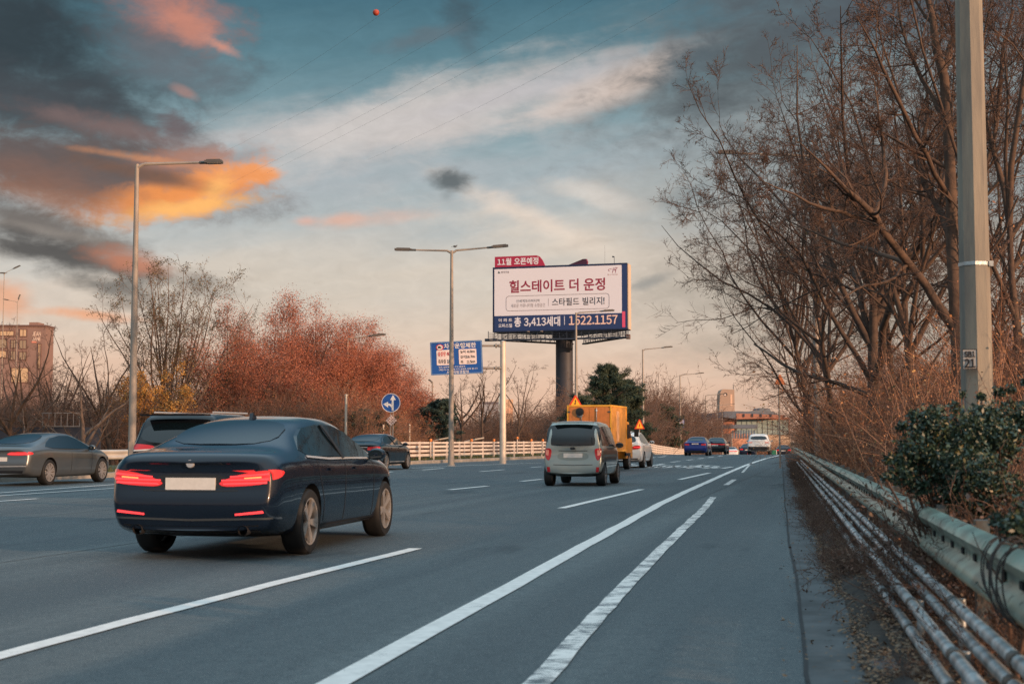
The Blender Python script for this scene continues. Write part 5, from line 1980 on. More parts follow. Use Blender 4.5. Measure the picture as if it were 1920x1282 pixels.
# ================================================================== buildings in the distance, colours paled to carry the haze
m_bbrown = mat('brick_brown', lin(134, 108, 100), .85, var=.08, vscale=.4)
m_bwin = mat('hazy_window', lin(150, 132, 112), .3, spec=.6)
m_bwin2 = mat('pale_window', lin(196, 168, 136), .5)
Y = 230
xl, zt = XZ(-60, 640, Y)
xr = P(86, 610, Y).x
zt = P(60, 612, Y).z
ob = thing('office_block', 'brown brick office block at the left edge with pale windows and a roof box', 'building', (xr, Y, gz(Y)))
W_ = xr - xl
H_ = zt - gz(Y)
mb = MB()
mb.box((-W_ / 2, 2, H_ / 2), (W_, 4, H_))
wl_ = mb.obj('wall', m_bbrown, ob)
mb = MB()
s_ = Y / FPX
mb.box((-25 * s_, 2, H_ + .35), (17 * s_, 3, .75))
mb.obj('roof_box', m_bbrown, ob)
mb = MB()
mb.box((-W_ / 2, 1.95, H_ + .12), (W_ + .2, 4.3, .25))
mb.obj('parapet', mat('parapet_brown', lin(104, 78, 72), .8), ob)
for x0, x1, z0, z1, m_ in ((49, 61, 618, 630, m_bwin2), (49, 61, 638, 653, m_bwin), (33, 41, 658, 674, m_bwin), (10, 24, 636, 652, m_bwin), (-4, 5, 636, 652, m_bwin), (10, 24, 658, 670, m_bwin2), (-4, 5, 658, 670, m_bwin2), (33, 41, 638, 652, m_bwin), (12, 37, 621, 629, m_bwin2), (84, 88, 645, 690, m_bwin2), (35, 66, 690, 716, m_bwin2), (49, 61, 660, 674, m_bwin), (-20, -9, 636, 652, m_bwin)):
    a_, b_, c_, d_ = (x0 - 97) * s_, P(0, z1, Y).z - gz(Y), (x1 - 97) * s_, P(0, z0, Y).z - gz(Y)
    w_ = plane(ob, 'window', rect(a_, b_, c_, d_), -.06, m_, t=.05)
    mb = MB()
    frame_strip(mb, rect(a_ - .12, b_ - .12, c_ + .12, d_ + .12), rect(a_, b_, c_, d_), -.1, 0)
    mb.box(((a_ + c_) / 2, -.08, (b_ + d_) / 2), (.07, .04, d_ - b_))
    mb.obj('frame', mat('frame_brown', lin(104, 76, 70), .7), w_)
for tx, z0, z1 in (('JEAN', 622, 630), ('JANE', 632, 639)):
    add_text(ob, 'sign_lettering', tx, mat('sign_cream', lin(222, 196, 180), .6), (-25 * s_, P(0, z1, Y).z - gz(Y), -9 * s_, P(0, z0, Y).z - gz(Y)), -.06, bold=.03)
plane(ob, 'sign_bar', rect(-26 * s_, P(0, 642.5, Y).z - gz(Y), -17 * s_, P(0, 640, Y).z - gz(Y)), -.08, mat('sign_bar_pink', lin(214, 138, 118), .6), t=.03)


def slab(label, x0, x1, ytop, Y, m, wins=(3, 5), base=None, roof=None, wm=None, name='apartment_block'):
    """a plain far building: wall, roof slab, one part for each window"""
    a_, c_ = P(x0, ytop, Y), P(x1, ytop, Y)
    g_ = gz(Y)
    w, h = c_.x - a_.x, a_.z - g_
    o = thing(name, label, 'building', ((a_.x + c_.x) / 2, Y, g_))
    MB().box((0, w * .4, h / 2), (w, w * .8, h)).obj('wall', m, o)
    MB().box((0, w * .4, h + .2), (w * 1.02, w * .82, .5)).obj('roof', roof or m, o)
    nr, nc = wins
    for r_ in range(nr):
        for k in range(nc):
            zc_ = h - (r_ + .8) * 3.0
            xc_ = -w / 2 + w * (k + .5) / nc
            q = plane(o, 'window', rect(xc_ - w / nc * .3, zc_ - .7, xc_ + w / nc * .3, zc_ + .7), -.05, wm or m_bwin, t=.04)
    return o


m_apt = mat('apartment_peach', lin(206, 168, 140), .85, var=.06, vscale=.2)
m_far = mat('far_blue_grey', lin(150, 150, 156), .85, var=.06, vscale=.2)
m_mauve = mat('tower_mauve', lin(140, 124, 126), .85, var=.06, vscale=.2)
m_bluewin = mat('blue_grey_window', lin(92, 108, 124), .3)
slab('peach apartment block behind the dark fir beside the double-armed lamp', 789, 817, 756, 300, m_apt, (2, 3), wm=m_bluewin)
slab('low sunlit peach building showing through the bare trees', 806, 842, 768, 330, m_apt, (2, 6), wm=mat('sunlit_window', lin(232, 186, 140), .5))
slab('long grey building with a window row behind the twin bare trees', 898, 940, 757, 320, m_far, (1, 7), roof=mat('roof_slate', lin(96, 92, 100), .8), wm=mat('far_window_light', lin(186, 186, 190), .4))
slab('slim pale blue tower beside the gantry pole', 935, 943, 741, 310, mat('pale_blue_wall', lin(156, 172, 178), .8), (3, 1))
slab('sunlit peach block right of the gantry pole', 943, 962, 752, 340, m_apt, (2, 4), wm=mat('sunlit_window_rose', lin(220, 166, 136), .5))
o = slab('pinkish grey tower block behind the concrete utility pole', 1864, 1912, 622, 420, m_mauve, (8, 8), wm=mat('mauve_window', lin(112, 100, 108), .5), name='tower_block')
mb = MB()
h = P(1888, 622, 420).z - gz(420)
mb.tube([(0, 3, h), (0, 3, h + 1.5)], .3, 6)
mb.box((0, 3, h + 1.5), (4.2, .4, .3))
mb.obj('roof_mast', m_steel, o)

# the far civic centre: leaning clock tower, brick drum and glass hall under a curved roof
Y = 420
s_ = Y / FPX
g_ = gz(Y)


def zc(py):
    return P(960, py, Y).z - g_


def xo(px):
    return (px - 960) * s_


m_tower = mat('tower_grey_stone', lin(164, 140, 124), .85, var=.06, vscale=.2)
ct = thing('clock_tower', 'far leaning grey tower with a round emblem near its top', 'tower', (xo(1370), Y + 6, g_))
X = lambda px: (px - 1370) * s_
tw = MB()
tw.prism([(X(1352), zc(815)), (X(1383), zc(815)), (X(1383), zc(729)), (X(1362), zc(728)), (X(1358), zc(730)), (X(1355.5), zc(736))], 0, 6)
tw.obj('shaft', m_tower, ct)
plane(ct, 'light_slot', rect(X(1375), zc(760), X(1378.6), zc(738)), -.06, mat('slot_cream', lin(214, 176, 150), .7), t=.05)
em = plane(ct, 'emblem_disc', disc(X(1366), zc(738), 3.4 * s_, 24), -.08, mat('emblem_dark', lin(62, 56, 58), .5), t=.06)
plane(ct, 'emblem_swirl', disc(X(1365.2), zc(738.8), 1.9 * s_, 16), -.1, mat('emblem_pale', lin(214, 196, 186), .5), em)
mb = MB()
mb.tube([(X(1382), 1, zc(729)), (X(1382), 1, zc(719))], .1, 5)
mb.obj('mast', m_steel, ct)
ch = thing('civic_hall', 'wide brick and glass hall with a sweeping dark roof below the clock tower', 'building', (xo(1400), Y, g_))
X = lambda px: (px - 1400) * s_
m_brick = mat('hall_brick', lin(164, 112, 94), .85, var=.1, vscale=.3)  # red toned down: distance haze put into the brick colour
m_hroof = mat('hall_roof', lin(100, 108, 120), .5, metal=.3)
MB().prism([(X(1376), zc(845)), (X(1480), zc(845)), (X(1480), zc(782)), (X(1376), zc(784))], 0, 30).obj('wall', m_brick, ch)
rf = MB().prism([(X(1353), zc(782)), (X(1376), zc(786)), (X(1420), zc(784.5)), (X(1462), zc(783)), (X(1470), zc(779.5)), (X(1448), zc(776)), (X(1410), zc(772.5)), (X(1380), zc(771)), (X(1354), zc(771.5))], -4, 34).obj('roof', m_hroof, ch)
MB().prism([(X(1376), zc(786)), (X(1460), zc(784)), (X(1466), zc(778.5)), (X(1376), zc(775.0))], -4.12, -4.0).obj('fascia', m_brick, rf)
mb = MB()
for px in (1390, 1406, 1422, 1440):
    mb.box((X(px), -4.3, zc(779)), (2.2 * s_, .3, 6 * s_))
mb.obj('bracket', m_steel, rf)
mb = MB()
mb.prism([(X(1416), zc(773)), (X(1465), zc(777)), (X(1462), zc(771)), (X(1440), zc(767.2)), (X(1420), zc(769))], 8, 26)
mb.prism([(X(1434), zc(768)), (X(1458), zc(771)), (X(1454), zc(764)), (X(1436), zc(763))], 10, 22)
mb.obj('roof_dome', mat('dome_slate', lin(104, 110, 116), .5), rf)
m_hglass = mat('hall_glass', lin(150, 168, 166), .25, var=.05, vscale=.1)
gl = plane(ch, 'glass_wall', rect(X(1380), zc(815), X(1478), zc(787)), -.3, m_hglass, t=.25)
mb = MB()
for px in np.arange(1380, 1479, 9.7):
    mb.box((X(px), -.36, zc(801)), (.5 * s_, .12, 28 * s_))
mb.obj('mullion', mat('mullion_grey', lin(92, 100, 104), .5), gl)
plane(ch, 'base_course', rect(X(1376), zc(845), X(1480), zc(815.2)), -.5, mat('base_cream', lin(196, 170, 146), .8), t=.45)
dr = MB()
dr.lathe([(X(1424), 0.0), (X(1424), zc(786)), (X(1424) * .2, zc(782))], 28, 'Z', (X(1362), 3, 0))
dr.obj('brick_drum', mat('drum_brick', lin(182, 118, 92), .85, var=.08, vscale=.3), ch)
bk = thing('brick_annex', 'sunlit orange brick annex with narrow windows left of the glass hall', 'building', (xo(1352), Y - 40, gz(Y)))
X = lambda px: (px - 1352) * s_ * (Y - 40) / Y
MB().box((0, 8, zc(801) / 2 - 1), (X(1375) * 2, 16, zc(801) - 2)).obj('wall', mat('annex_brick', lin(198, 140, 114), .85, var=.06, vscale=.3), bk)
MB().box((0, 8, zc(803) + .2), (X(1378) * 2, 17, 1.0)).obj('roof', m_hroof, bk)
for k in range(9):
    x = X(1332 + k * 5)
    plane(bk, 'window', rect(x - .22, zc(822), x + .22, zc(808)), -.05, m_bluewin, t=.04)
st = thing('stepped_hall', 'stepped grey roofed building left of the clock tower foot', 'building', (xo(1342), Y + 20, g_))
X = lambda px: (px - 1342) * s_ * (Y + 20) / Y
for k, (a_, c_, z0, z1, m_) in enumerate(((1326, 1362, 830, 796, m_hroof), (1327, 1352, 796, 780, m_far), (1326, 1344, 780, 771, m_hroof))):
    MB().box((X((a_ + c_) / 2), 8, (zc(z0) + zc(z1)) / 2), (X(c_) - X(a_), 12 - k, zc(z1) - zc(z0))).obj(('lower_storey', 'upper_storey', 'roof')[k], m_, st)

# green barrier block and red cone beyond the brow
Y = 128
p_ = P(1451, 848, Y)
gbx = thing('green_barrier', 'small green barrier block right of the distant white off-roader', 'barrier', (p_.x, Y, gz(Y)))
MB().prism([(-.2, 0), (.2, 0), (.16, .38), (-.16, .38)], -.3, .3).obj('block', mat('barrier_green', lin(26, 110, 84), .5), gbx)
MB().prism([(.162, .02), (.22, .02), (.20, .40), (.15, .40)], -.32, .32).obj('white_edge', m_signwhite, gbx)
p_ = P(1431, 849, 132)
cn = thing('red_cone', 'red and white traffic cone seen low under the white off-roader', 'cone', (p_.x, 140, gz(140)))
MB().box((0, 0, .03), (.5, .5, .06)).obj('base', m_signred, cn)
MB().lathe([(.2, .06), (.03, .75), (.001, .76)], 14).obj('cone_body', mat('cone_red', lin(224, 70, 70), .5), cn, smooth=True)
# pale railing of a footbridge behind the trees on the left
Y = 66
m_fbr = mat('footbridge_steel', lin(136, 126, 120), .6)
fb = thing('footbridge_railing', 'pale metal railing over a dark parapet behind the bare trees on the left', 'railing', (P(80, 790, Y).x, Y, 0))
X = lambda px: (px - 80) / FPX * Y
Z = lambda py: P(80, py, Y).z
for py in (774, 799):
    MB().bar((X(78), 0, Z(py)), (X(150), 0, Z(py)), .035, .04).obj('rail', m_fbr, fb)
for px in np.arange(80, 150, 11.5):
    MB().bar((X(px), 0, Z(774)), (X(px), 0, Z(800)), .028).obj('post', m_fbr, fb)
MB().box((X(60), .3, 1.0), (X(190) - X(-60), .2, Z(801) * 1.0 - .2)).obj('parapet', mat('dark_parapet', lin(62, 62, 70), .8), fb)


# ================================================================== trees and shrubs
m_bark = mat('bark_brown', (.065, .043, .033), .9, color2=(.12, .074, .05), vscale=5, bump=.6, bscale=18)
m_barkg = mat('bark_grey', (.12, .085, .066), .9, color2=(.19, .125, .09), vscale=5, bump=.6, bscale=18)
m_barkd = mat('bark_dark', (.048, .034, .028), .9, color2=(.10, .064, .046), vscale=5, bump=.6, bscale=18)
m_twig = mat('twig_brown', (.15, .088, .062), .85)
m_twigd = mat('twig_dark', (.105, .060, .042), .85)
m_twigr = mat('twig_russet', (.26, .125, .075), .85, objvar=.5)
m_russet = mat('russet_leaves', (.3, .12, .05), .75, island=[(0, (.19, .058, .036)), (.35, (.32, .10, .058)), (.7, (.43, .145, .075)), (.9, (.25, .088, .058)), (1, (.52, .22, .105))])
m_olive = mat('olive_leaves', (.1, .08, .03), .75, island=[(0, (.05, .045, .02)), (.5, (.09, .075, .03)), (.85, (.15, .105, .04)), (1, (.22, .13, .05))])
m_yleaf = mat('yellow_leaves', (.4, .2, .04), .75, island=[(0, (.28, .12, .025)), (.5, (.40, .19, .04)), (1, (.50, .28, .07))])
m_pine = mat('pine_needles', (.03, .05, .03), .8, island=[(0, (.018, .034, .024)), (.5, (.030, .052, .032)), (.9, (.05, .072, .036)), (1, (.085, .095, .045))])
m_fir = mat('fir_needles', (.02, .045, .04), .8, island=[(0, (.014, .032, .030)), (.5, (.024, .05, .042)), (1, (.045, .075, .055))])
m_ever = mat('evergreen_leaves', (.03, .06, .04), .42, island=[(0, (.016, .036, .024)), (.55, (.022, .048, .032)), (.86, (.036, .066, .038)), (.97, (.07, .09, .04)), (1, (.22, .16, .06))])
m_bramble = mat('bramble_leaves', (.3, .14, .06), .75, island=[(0, (.16, .07, .04)), (.4, (.32, .135, .06)), (.75, (.46, .21, .08)), (.93, (.26, .14, .08)), (1, (.6, .36, .13))])
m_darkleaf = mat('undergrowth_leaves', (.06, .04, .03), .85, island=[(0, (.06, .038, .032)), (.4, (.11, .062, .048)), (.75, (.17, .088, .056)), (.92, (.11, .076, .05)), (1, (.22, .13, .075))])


def unit(a):
    return a / np.maximum(np.linalg.norm(a, axis=-1, keepdims=True), 1e-9)


def grow(start, dirs, length, radius, K, wiggle, trop, taper=.35):
    """branches as (n, K, 3) paths: straight steps, bent at random and pulled up (or down)"""
    n = len(start)
    pts = np.empty((n, K, 3))
    pts[:, 0] = start
    d = unit(dirs)
    for k in range(1, K):
        d = unit(d + rng.normal(0, wiggle, (n, 3)) + np.array([0, 0, trop]))
        pts[:, k] = pts[:, k - 1] + d * (np.asarray(length) / (K - 1))[:, None]
    rad = np.asarray(radius)[:, None] * np.linspace(1, taper, K)[None]
    return pts, rad


def sprout(pts, rad, per, t0, t1, angle, ratio, K, wiggle, trop, rratio=.6, minr=.003, parentlen=None, updir=0.0, taper=.35):
    """side branches on every path of a level"""
    n, Kp, _ = pts.shape
    idx = np.repeat(np.arange(n), per)
    m = len(idx)
    t = rng.uniform(t0, t1, m) * (Kp - 1)
    i = np.minimum(t.astype(int), Kp - 2)
    f = (t - i)[:, None]
    p = pts[idx, i] * (1 - f) + pts[idx, i + 1] * f
    tan = unit(pts[idx, i + 1] - pts[idx, i])
    r = rad[idx, i] * (1 - f[:, 0]) + rad[idx, i + 1] * f[:, 0]
    side = unit(np.cross(tan, rng.normal(size=(m, 3))))
    a = np.radians(rng.normal(angle, angle * .25, m))[:, None]
    d = tan * np.cos(a) + side * np.sin(a) + np.array([0, 0, updir])
    L = np.linalg.norm(np.diff(pts, axis=1), axis=2).sum(1)[idx]
    ln = L * ratio * rng.uniform(.55, 1.2, m) * (1.15 - .55 * t / (Kp - 1))
    return grow(p, d, ln, np.maximum(r * rratio * rng.uniform(.7, 1.05, m), minr), K, wiggle, trop, taper)


def tubes(levels, sides):
    Vs, Fs, o = [], [], 0
    for (pts, rad), ns in zip(levels, sides):
        n, K, _ = pts.shape
        tan = np.empty_like(pts)
        tan[:, 1:-1] = pts[:, 2:] - pts[:, :-2]
        tan[:, 0] = pts[:, 1] - pts[:, 0]
        tan[:, -1] = pts[:, -1] - pts[:, -2]
        tan = unit(tan)
        ref = np.where(np.abs(tan[:, :1, 2:3]) < .9, np.array([0, 0, 1.0]), np.array([0, 1.0, 0]))
        ref = np.broadcast_to(ref, tan.shape)
        u = unit(np.cross(tan, ref))
        v = np.cross(u, tan)
        a = np.linspace(0, 2 * np.pi, ns, endpoint=False)
        ring = pts[:, :, None] + (u[:, :, None] * np.cos(a)[:, None] + v[:, :, None] * np.sin(a)[:, None]) * rad[:, :, None, None]
        Vs.append(ring.reshape(-1, 3))
        base = (np.arange(n) * K * ns)[:, None, None] + (np.arange(K - 1) * ns)[None, :, None] + np.arange(ns)[None, None]
        nxt = (np.arange(n) * K * ns)[:, None, None] + (np.arange(K - 1) * ns)[None, :, None] + ((np.arange(ns) + 1) % ns)[None, None]
        F = np.stack([base, nxt, nxt + ns, base + ns], -1).reshape(-1, 4) + o
        Fs.append(F)
        o += n * K * ns
    return np.concatenate(Vs), np.concatenate(Fs)


def A(*p):
    return np.array(p, float)


def leaves_on(levels, n, size, t0=.3, spread=.05, aspect=.55, droop=0.0):
    P_ = []
    tot = sum(len(l[0]) for l in levels)
    for pts, rad in levels:
        k = max(1, int(n * len(pts) / tot))
        i = rng.integers(0, len(pts), k)
        t = rng.uniform(t0, 1, k) * (pts.shape[1] - 1)
        j = np.minimum(t.astype(int), pts.shape[1] - 2)
        f = (t - j)[:, None]
        P_.append(pts[i, j] * (1 - f) + pts[i, j + 1] * f + rng.normal(0, spread, (k, 3)) - np.array([0, 0, droop]))
    return leaf_quads(np.concatenate(P_), size, aspect=aspect)


def set_tree(name, label, loc, trunk_levels, tsides, crown_levels, csides, mt, mc, leaves=None, ml=None, group=None, cat='tree'):
    o = thing(name, label, cat, loc, 0, group)
    link('trunk', np_mesh('trunk', *tubes(trunk_levels, tsides), mt, True), o)
    if crown_levels:
        link('crown', np_mesh('crown', *tubes(crown_levels, csides), mc), o)
    if leaves:
        V = np.concatenate([l[0] for l in leaves])
        offs = np.cumsum([0] + [len(l[0]) for l in leaves[:-1]])
        F = np.concatenate([l[1] + k for l, k in zip(leaves, offs)])
        link('foliage', np_mesh('foliage', V, F, ml), o)
    return o


def path(ptsr):
    """explicit limb: [(x, y, z, r)] resampled into one smooth path"""
    a = np.array(ptsr, float)
    n = 12
    t = np.linspace(0, len(a) - 1, n)
    out = np.stack([np.interp(t, np.arange(len(a)), a[:, k]) for k in range(4)], 1)
    for _ in range(1):
        out[1:-1] = (out[:-2] + 2 * out[1:-1] + out[2:]) / 4
    out[1:-1, :3] += rng.normal(0, .02, (n - 2, 3))
    return out[None, :, :3], out[None, :, 3]


def cat_levels(*ls):
    return np.concatenate([l[0] for l in ls]), np.concatenate([l[1] for l in ls])


# ---- the big bare trees on the right. Limbs of the nearest one follow the photo.
Yb = 27.0


def L_(px, py, r, dy=0.0):
    p = P(px, py, Yb + dy)
    return (p.x, p.y - Yb, p.z, r)


ox = P(1797, 800, Yb).x


def limb(*pts):
    return path([(x - ox, y, z, r) for x, y, z, r in pts])


limbs = [limb(L_(1797, 840, .15), L_(1796, 700, .135), L_(1793, 560, .12), L_(1786, 400, .11), L_(1778, 260, .10), L_(1772, 150, .095), L_(1755, 70, .085), L_(1728, -40, .03)),
         limb(L_(1796, 625, .10), L_(1770, 580, .09), L_(1715, 510, .08), L_(1660, 440, .07, -1), L_(1640, 400, .065, -1.5), L_(1590, 350, .04, -2), L_(1500, 268, .008, -2.8)),
         limb(L_(1768, 130, .075), L_(1790, 60, .06, .5), L_(1820, 20, .05, .8), L_(1850, -60, .02, 1)),
         limb(L_(1792, 500, .08), L_(1770, 400, .07, 1), L_(1725, 330, .06, 1.5), L_(1722, 270, .05, 1.8), L_(1745, 200, .04, 2), L_(1725, 40, .008, 2)),
         limb(L_(1800, 560, .08), L_(1850, 520, .07, 1), L_(1890, 440, .05, 1.5), L_(1960, 370, .01, 2)),
         limb(L_(1790, 440, .06), L_(1840, 350, .055, 1.5), L_(1870, 230, .05, 2), L_(1875, 110, .04, 2), L_(1900, 20, .025, 2)),
         limb(L_(1785, 380, .05), L_(1740, 300, .045, -1), L_(1690, 200, .04, -1.5), L_(1650, 120, .03, -2), L_(1605, 30, .006, -2.4)),
         limb(L_(1776, 240, .05), L_(1720, 130, .04, .5), L_(1690, 60, .03, .6), L_(1680, -60, .008, .8)),
         limb(L_(1655, 430, .05, -1), L_(1600, 400, .04, -1.5), L_(1540, 390, .03, -2), L_(1420, 335, .006, -2.5)),
         limb(L_(1700, 495, .045), L_(1640, 470, .04, 1), L_(1570, 455, .03, 1.5), L_(1450, 400, .006, 2)),
         limb(L_(1640, 410, .05, -1.5), L_(1660, 330, .04, -1), L_(1655, 260, .03, -1), L_(1630, 120, .006, -1))]
l0 = cat_levels(*limbs)
l1 = sprout(*l0, 10, .22, 1, 50, .33, 8, .16, .05, .5, updir=.10)
l2 = sprout(*l1, 9, .12, 1, 48, .44, 6, .13, .04, .5, .006)
l3 = sprout(*l2, 9, .12, 1, 46, .46, 5, .09, .03, .6, .0055)
l4 = sprout(*l3, 2, .2, 1, 44, .5, 4, .07, .03, .7, .0045)
set_tree('bare_tree', 'big bare tree right beside the concrete utility pole, with one long limb reaching left', (ox, Yb, 0), [l0, l1], (10, 6), [l2, l3, l4], (4, 3, 3), m_bark, m_twigd, group='bare trees on the right verge')


def bare_tree(label, px, Y, height, spread, r0, lean=(0, 0), forks=4, seed=1, mt=None, mc=None, pods=0, base=None, density=1.0, group=None, name='bare_tree', twigr=.0065, fork_t=(.22, .62), ml=None, leafsize=.035, trop=.035, wig=.13):
    global rng
    rng = np.random.default_rng(seed)
    loc = (P(px, 800, Y).x, Y, gz(Y) - .05)
    s = A([0, 0, -.1])[None] if False else np.array([[0, 0, -.1]])
    nt = 1
    tr = grow(s, np.array([[lean[0], lean[1], 1.0]]), [height * .74], [r0], 9, .05, .05, .12)
    k = forks
    a = rng.uniform(0, 2 * math.pi) + np.arange(k) * 2.4
    t = rng.uniform(fork_t[0], fork_t[1], k) * 8
    i = t.astype(int)
    sp_ = tr[0][0, i] * (1 - (t - i))[:, None] + tr[0][0, i + 1] * (t - i)[:, None]
    th = np.radians(rng.uniform(18, 38, k)) * spread
    d = np.stack([np.cos(a) * np.sin(th) + lean[0] * .5, np.sin(a) * np.sin(th) + lean[1] * .5, np.cos(th)], 1)
    fk = grow(sp_, d, height * rng.uniform(.5, .72, k), r0 * rng.uniform(.4, .62, k), 9, wig, .035, .12)
    l0 = cat_levels(tr, fk)
    l1 = sprout(*l0, max(2, int(10 * density)), .18, 1, 50, .40, 8, .16, trop, .5, .010, updir=.08)
    l2 = sprout(*l1, max(2, int(8 * density)), .12, 1, 48, .44, 6, .13, trop, .5, .007)
    l3 = sprout(*l2, max(2, int(9 * density)), .12, 1, 46, .46, 5, .09, .03, .6, twigr)
    l4 = sprout(*l3, 2, .2, 1, 44, .5, 4, .07, .03, .75, twigr * .85)
    lv = [leaves_on([l3, l4], pods, leafsize, spread=.04, droop=.03)] if pods else None
    return set_tree(name, label, loc, [l0, l1], (9, 5), [l2, l3, l4], (3, 3, 3), mt or m_bark, mc or m_twigd, lv, ml or m_olive, group)


GR = 'bare trees on the right verge'
bare_tree('bare tree with a thick dark trunk in the middle of the right hand clump', 1640, 36, 12.5, 1.3, .19, (-.05, 0), 9, 21, m_barkd, m_twigd, 500, density=.95, group=GR)
bare_tree('bare tree with a russet-lit trunk just left of the tree beside the pole', 1722, 33, 11.5, 1.0, .12, (.02, 0), 7, 22, m_bark, m_twigd, density=.95, group=GR)
bare_tree('bare tree whose slim trunk stands close right of the thick dark trunk', 1692, 40, 11.8, 1.15, .12, (-.03, .05), 7, 23, m_bark, m_twigd, group=GR)
bare_tree('leaning bare tree just right of the half hidden lamp post', 1572, 46, 13.0, 1.3, .125, (-.05, -.03), 11, 124, m_barkd, m_twigd, 900, density=1.0, group=GR)
bare_tree('bare tree directly behind the half hidden lamp post', 1530, 57, 12.8, 1.1, .125, (-.03, 0), 11, 125, m_barkd, m_twigd, 900, density=1.0, group=GR)
bare_tree('slender bare tree farthest along the right verge, hanging over the triangle sign', 1512, 76, 10.5, .95, .12, (-.01, 0), 7, 26, m_barkd, m_twigd, 500, density=.7, group=GR)
bare_tree('bare tree standing behind the utility pole and the thick trunk', 1850, 40, 12.5, 1.15, .13, (.02, 0), 7, 27, m_barkd, m_twigd, group=GR)
bare_tree('bare tree at the right edge beyond the utility pole', 1925, 27, 12.0, 1.1, .11, (.03, 0), 6, 28, m_bark, m_twigd, group=GR)

# ---- brambles along the right rail
def shrub_meshes(seed, stems, h, w, mstem, ml, nleaf, leafsize, arch=1.0, upright=.6, twig=4, stem_r=.008, twr=.004, hz=.55, mtw=None):
    """arching stems, side twigs and a scatter of leaves; returns two meshes to share"""
    global rng
    rng = np.random.default_rng(seed)
    st = np.stack([rng.normal(0, w * .33, stems), rng.normal(0, w * .33, stems), np.full(stems, -.08)], 1)
    d = np.stack([rng.normal(0, hz, stems), rng.normal(0, hz, stems), np.full(stems, upright) + rng.uniform(0, .6, stems)], 1)
    l0 = grow(st, d, rng.uniform(.6, 1.25, stems) * h * 1.15, np.full(stems, stem_r), 9, .11, -.055 * arch, .3)
    l1 = sprout(*l0, twig, .2, 1, 40, .42, 6, .13, -.02, .6, twr)
    l2 = sprout(*l1, 4, .15, 1, 40, .5, 4, .15, 0, .7, twr * .9)
    tm = np_mesh('stems', *tubes([l0], (5,)), mstem)
    wm = np_mesh('twigs', *tubes([l1, l2], (3, 3)), mtw or mstem)
    fm = np_mesh('foliage', *leaves_on([l1, l2], nleaf, leafsize, t0=.1, spread=.06), ml)
    return tm, wm, fm


def put_shrub(name, label, meshes, x, Y, s, group, z=None, cat='shrub', sz=None, rz=None):
    o = thing(name, label, cat, (x, Y, gz(Y) if z is None else z), random.uniform(0, 6.28) if rz is None else rz, group)
    o['kind'] = 'thing'
    o.scale = (s, s, sz or s * random.uniform(.85, 1.15))
    for n_, me in zip(('stems', 'twigs', 'foliage'), meshes):
        link(n_, me, o)
    return o


m_cane = mat('bramble_cane', (.36, .17, .09), .8, objvar=.5)  # canes bright, twigs dark: sunlit highlights and shaded inside put into colours
m_twigb = mat('bramble_twig', (.15, .075, .05), .85, objvar=.6)
BR = [shrub_meshes(100 + k, 70, 2.1, 1.8, m_cane, m_bramble, 1500, .022, twig=4, hz=.34, stem_r=.010, twr=.0035, mtw=m_twigb) for k in range(3)]
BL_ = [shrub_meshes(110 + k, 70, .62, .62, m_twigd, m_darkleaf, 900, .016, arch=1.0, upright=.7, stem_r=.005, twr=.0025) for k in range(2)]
lab = 'tangled russet bramble shrub among the others behind the guardrail'
Y = 12.0
k = 0
while Y < 118:
    for row in range(3):
        off = 2.9 + row * 2.0 + random.uniform(-.3, .3)
        s = random.uniform(.85, 1.15) * (1.12 if row else .82) * np.interp(Y, [12, 17, 26, 60, 118], [.62, .85, 1.25, 1.45, 1.6])
        put_shrub('bramble_shrub', lab, BR[k % 3], .185 * Y + off, Y + random.uniform(-.4, .4), s, 'russet brambles behind the guardrail', sz=s * random.uniform(.95, 1.2))
        k += 1
    Y += 1.9 + Y * .045
# low dead growth between the rails and the kerb
Y = 7.0
while Y < 70:
    put_shrub('dead_undergrowth', 'low dead brown undergrowth poking through the pipe rails', BL_[k % 2], .185 * Y + random.uniform(1.1, 1.5), Y, random.uniform(.6, .9), 'dead undergrowth under the rails')
    for q in range(3 if Y > 11 else 1):
        put_shrub('dead_undergrowth', 'low dead brown undergrowth poking through the pipe rails', BL_[(k + q) % 2], .185 * Y + random.uniform(.62, 1.0), Y + .3 * q, random.uniform(.3, .62) * (1 if Y > 11 else .6), 'dead undergrowth under the rails')
    k += 1
    Y += .9 + Y * .04

# ---- the dark evergreen bush hanging over the rail
def leafy_bush(name, label, x, Y, clumps, nleaf, size, ml, seed, mt=None):
    """an evergreen bush: stems fanning out to many leaf clumps"""
    global rng
    rng = np.random.default_rng(seed)
    o = thing(name, label, 'bush', (x, Y, 0))
    cl = np.array(clumps, float)
    n = len(cl)
    st = np.stack([cl[:, 0] * .35 + rng.normal(0, .06, n), cl[:, 1] * .35 + rng.normal(0, .06, n), np.zeros(n)], 1)
    pts = np.stack([st + (cl[:, :3] - st) * f + np.array([0, 0, .22]) * math.sin(f * math.pi) * cl[:, 2:3] * .3 for f in np.linspace(0, 1, 7)], 1)
    l0 = (pts, np.linspace(.014, .005, 7)[None].repeat(n, 0))
    l1 = sprout(*l0, 6, .4, 1, 45, .35, 5, .15, .02, .6, .003)
    link('stems', np_mesh('stems', *tubes([l0, l1], (5, 3)), mt or m_twigd), o)
    P_ = []
    for cx, cy, cz, r in clumps:
        k = int(nleaf * r ** 2 / sum(c[3] ** 2 for c in clumps))
        d = unit(rng.normal(size=(k, 3))) * (rng.uniform(0, 1, (k, 1)) ** .55) * r * rng.uniform(.8, 1.25, (k, 1))
        P_.append(np.array([cx, cy, cz]) + d * np.array([1, 1, .85]))
    V, F = leaf_quads(np.concatenate(P_ + [leaf for leaf in [l1[0][:, -1]]]), size, aspect=.48)
    link('foliage', np_mesh('foliage', V, F, ml), o)
    return o


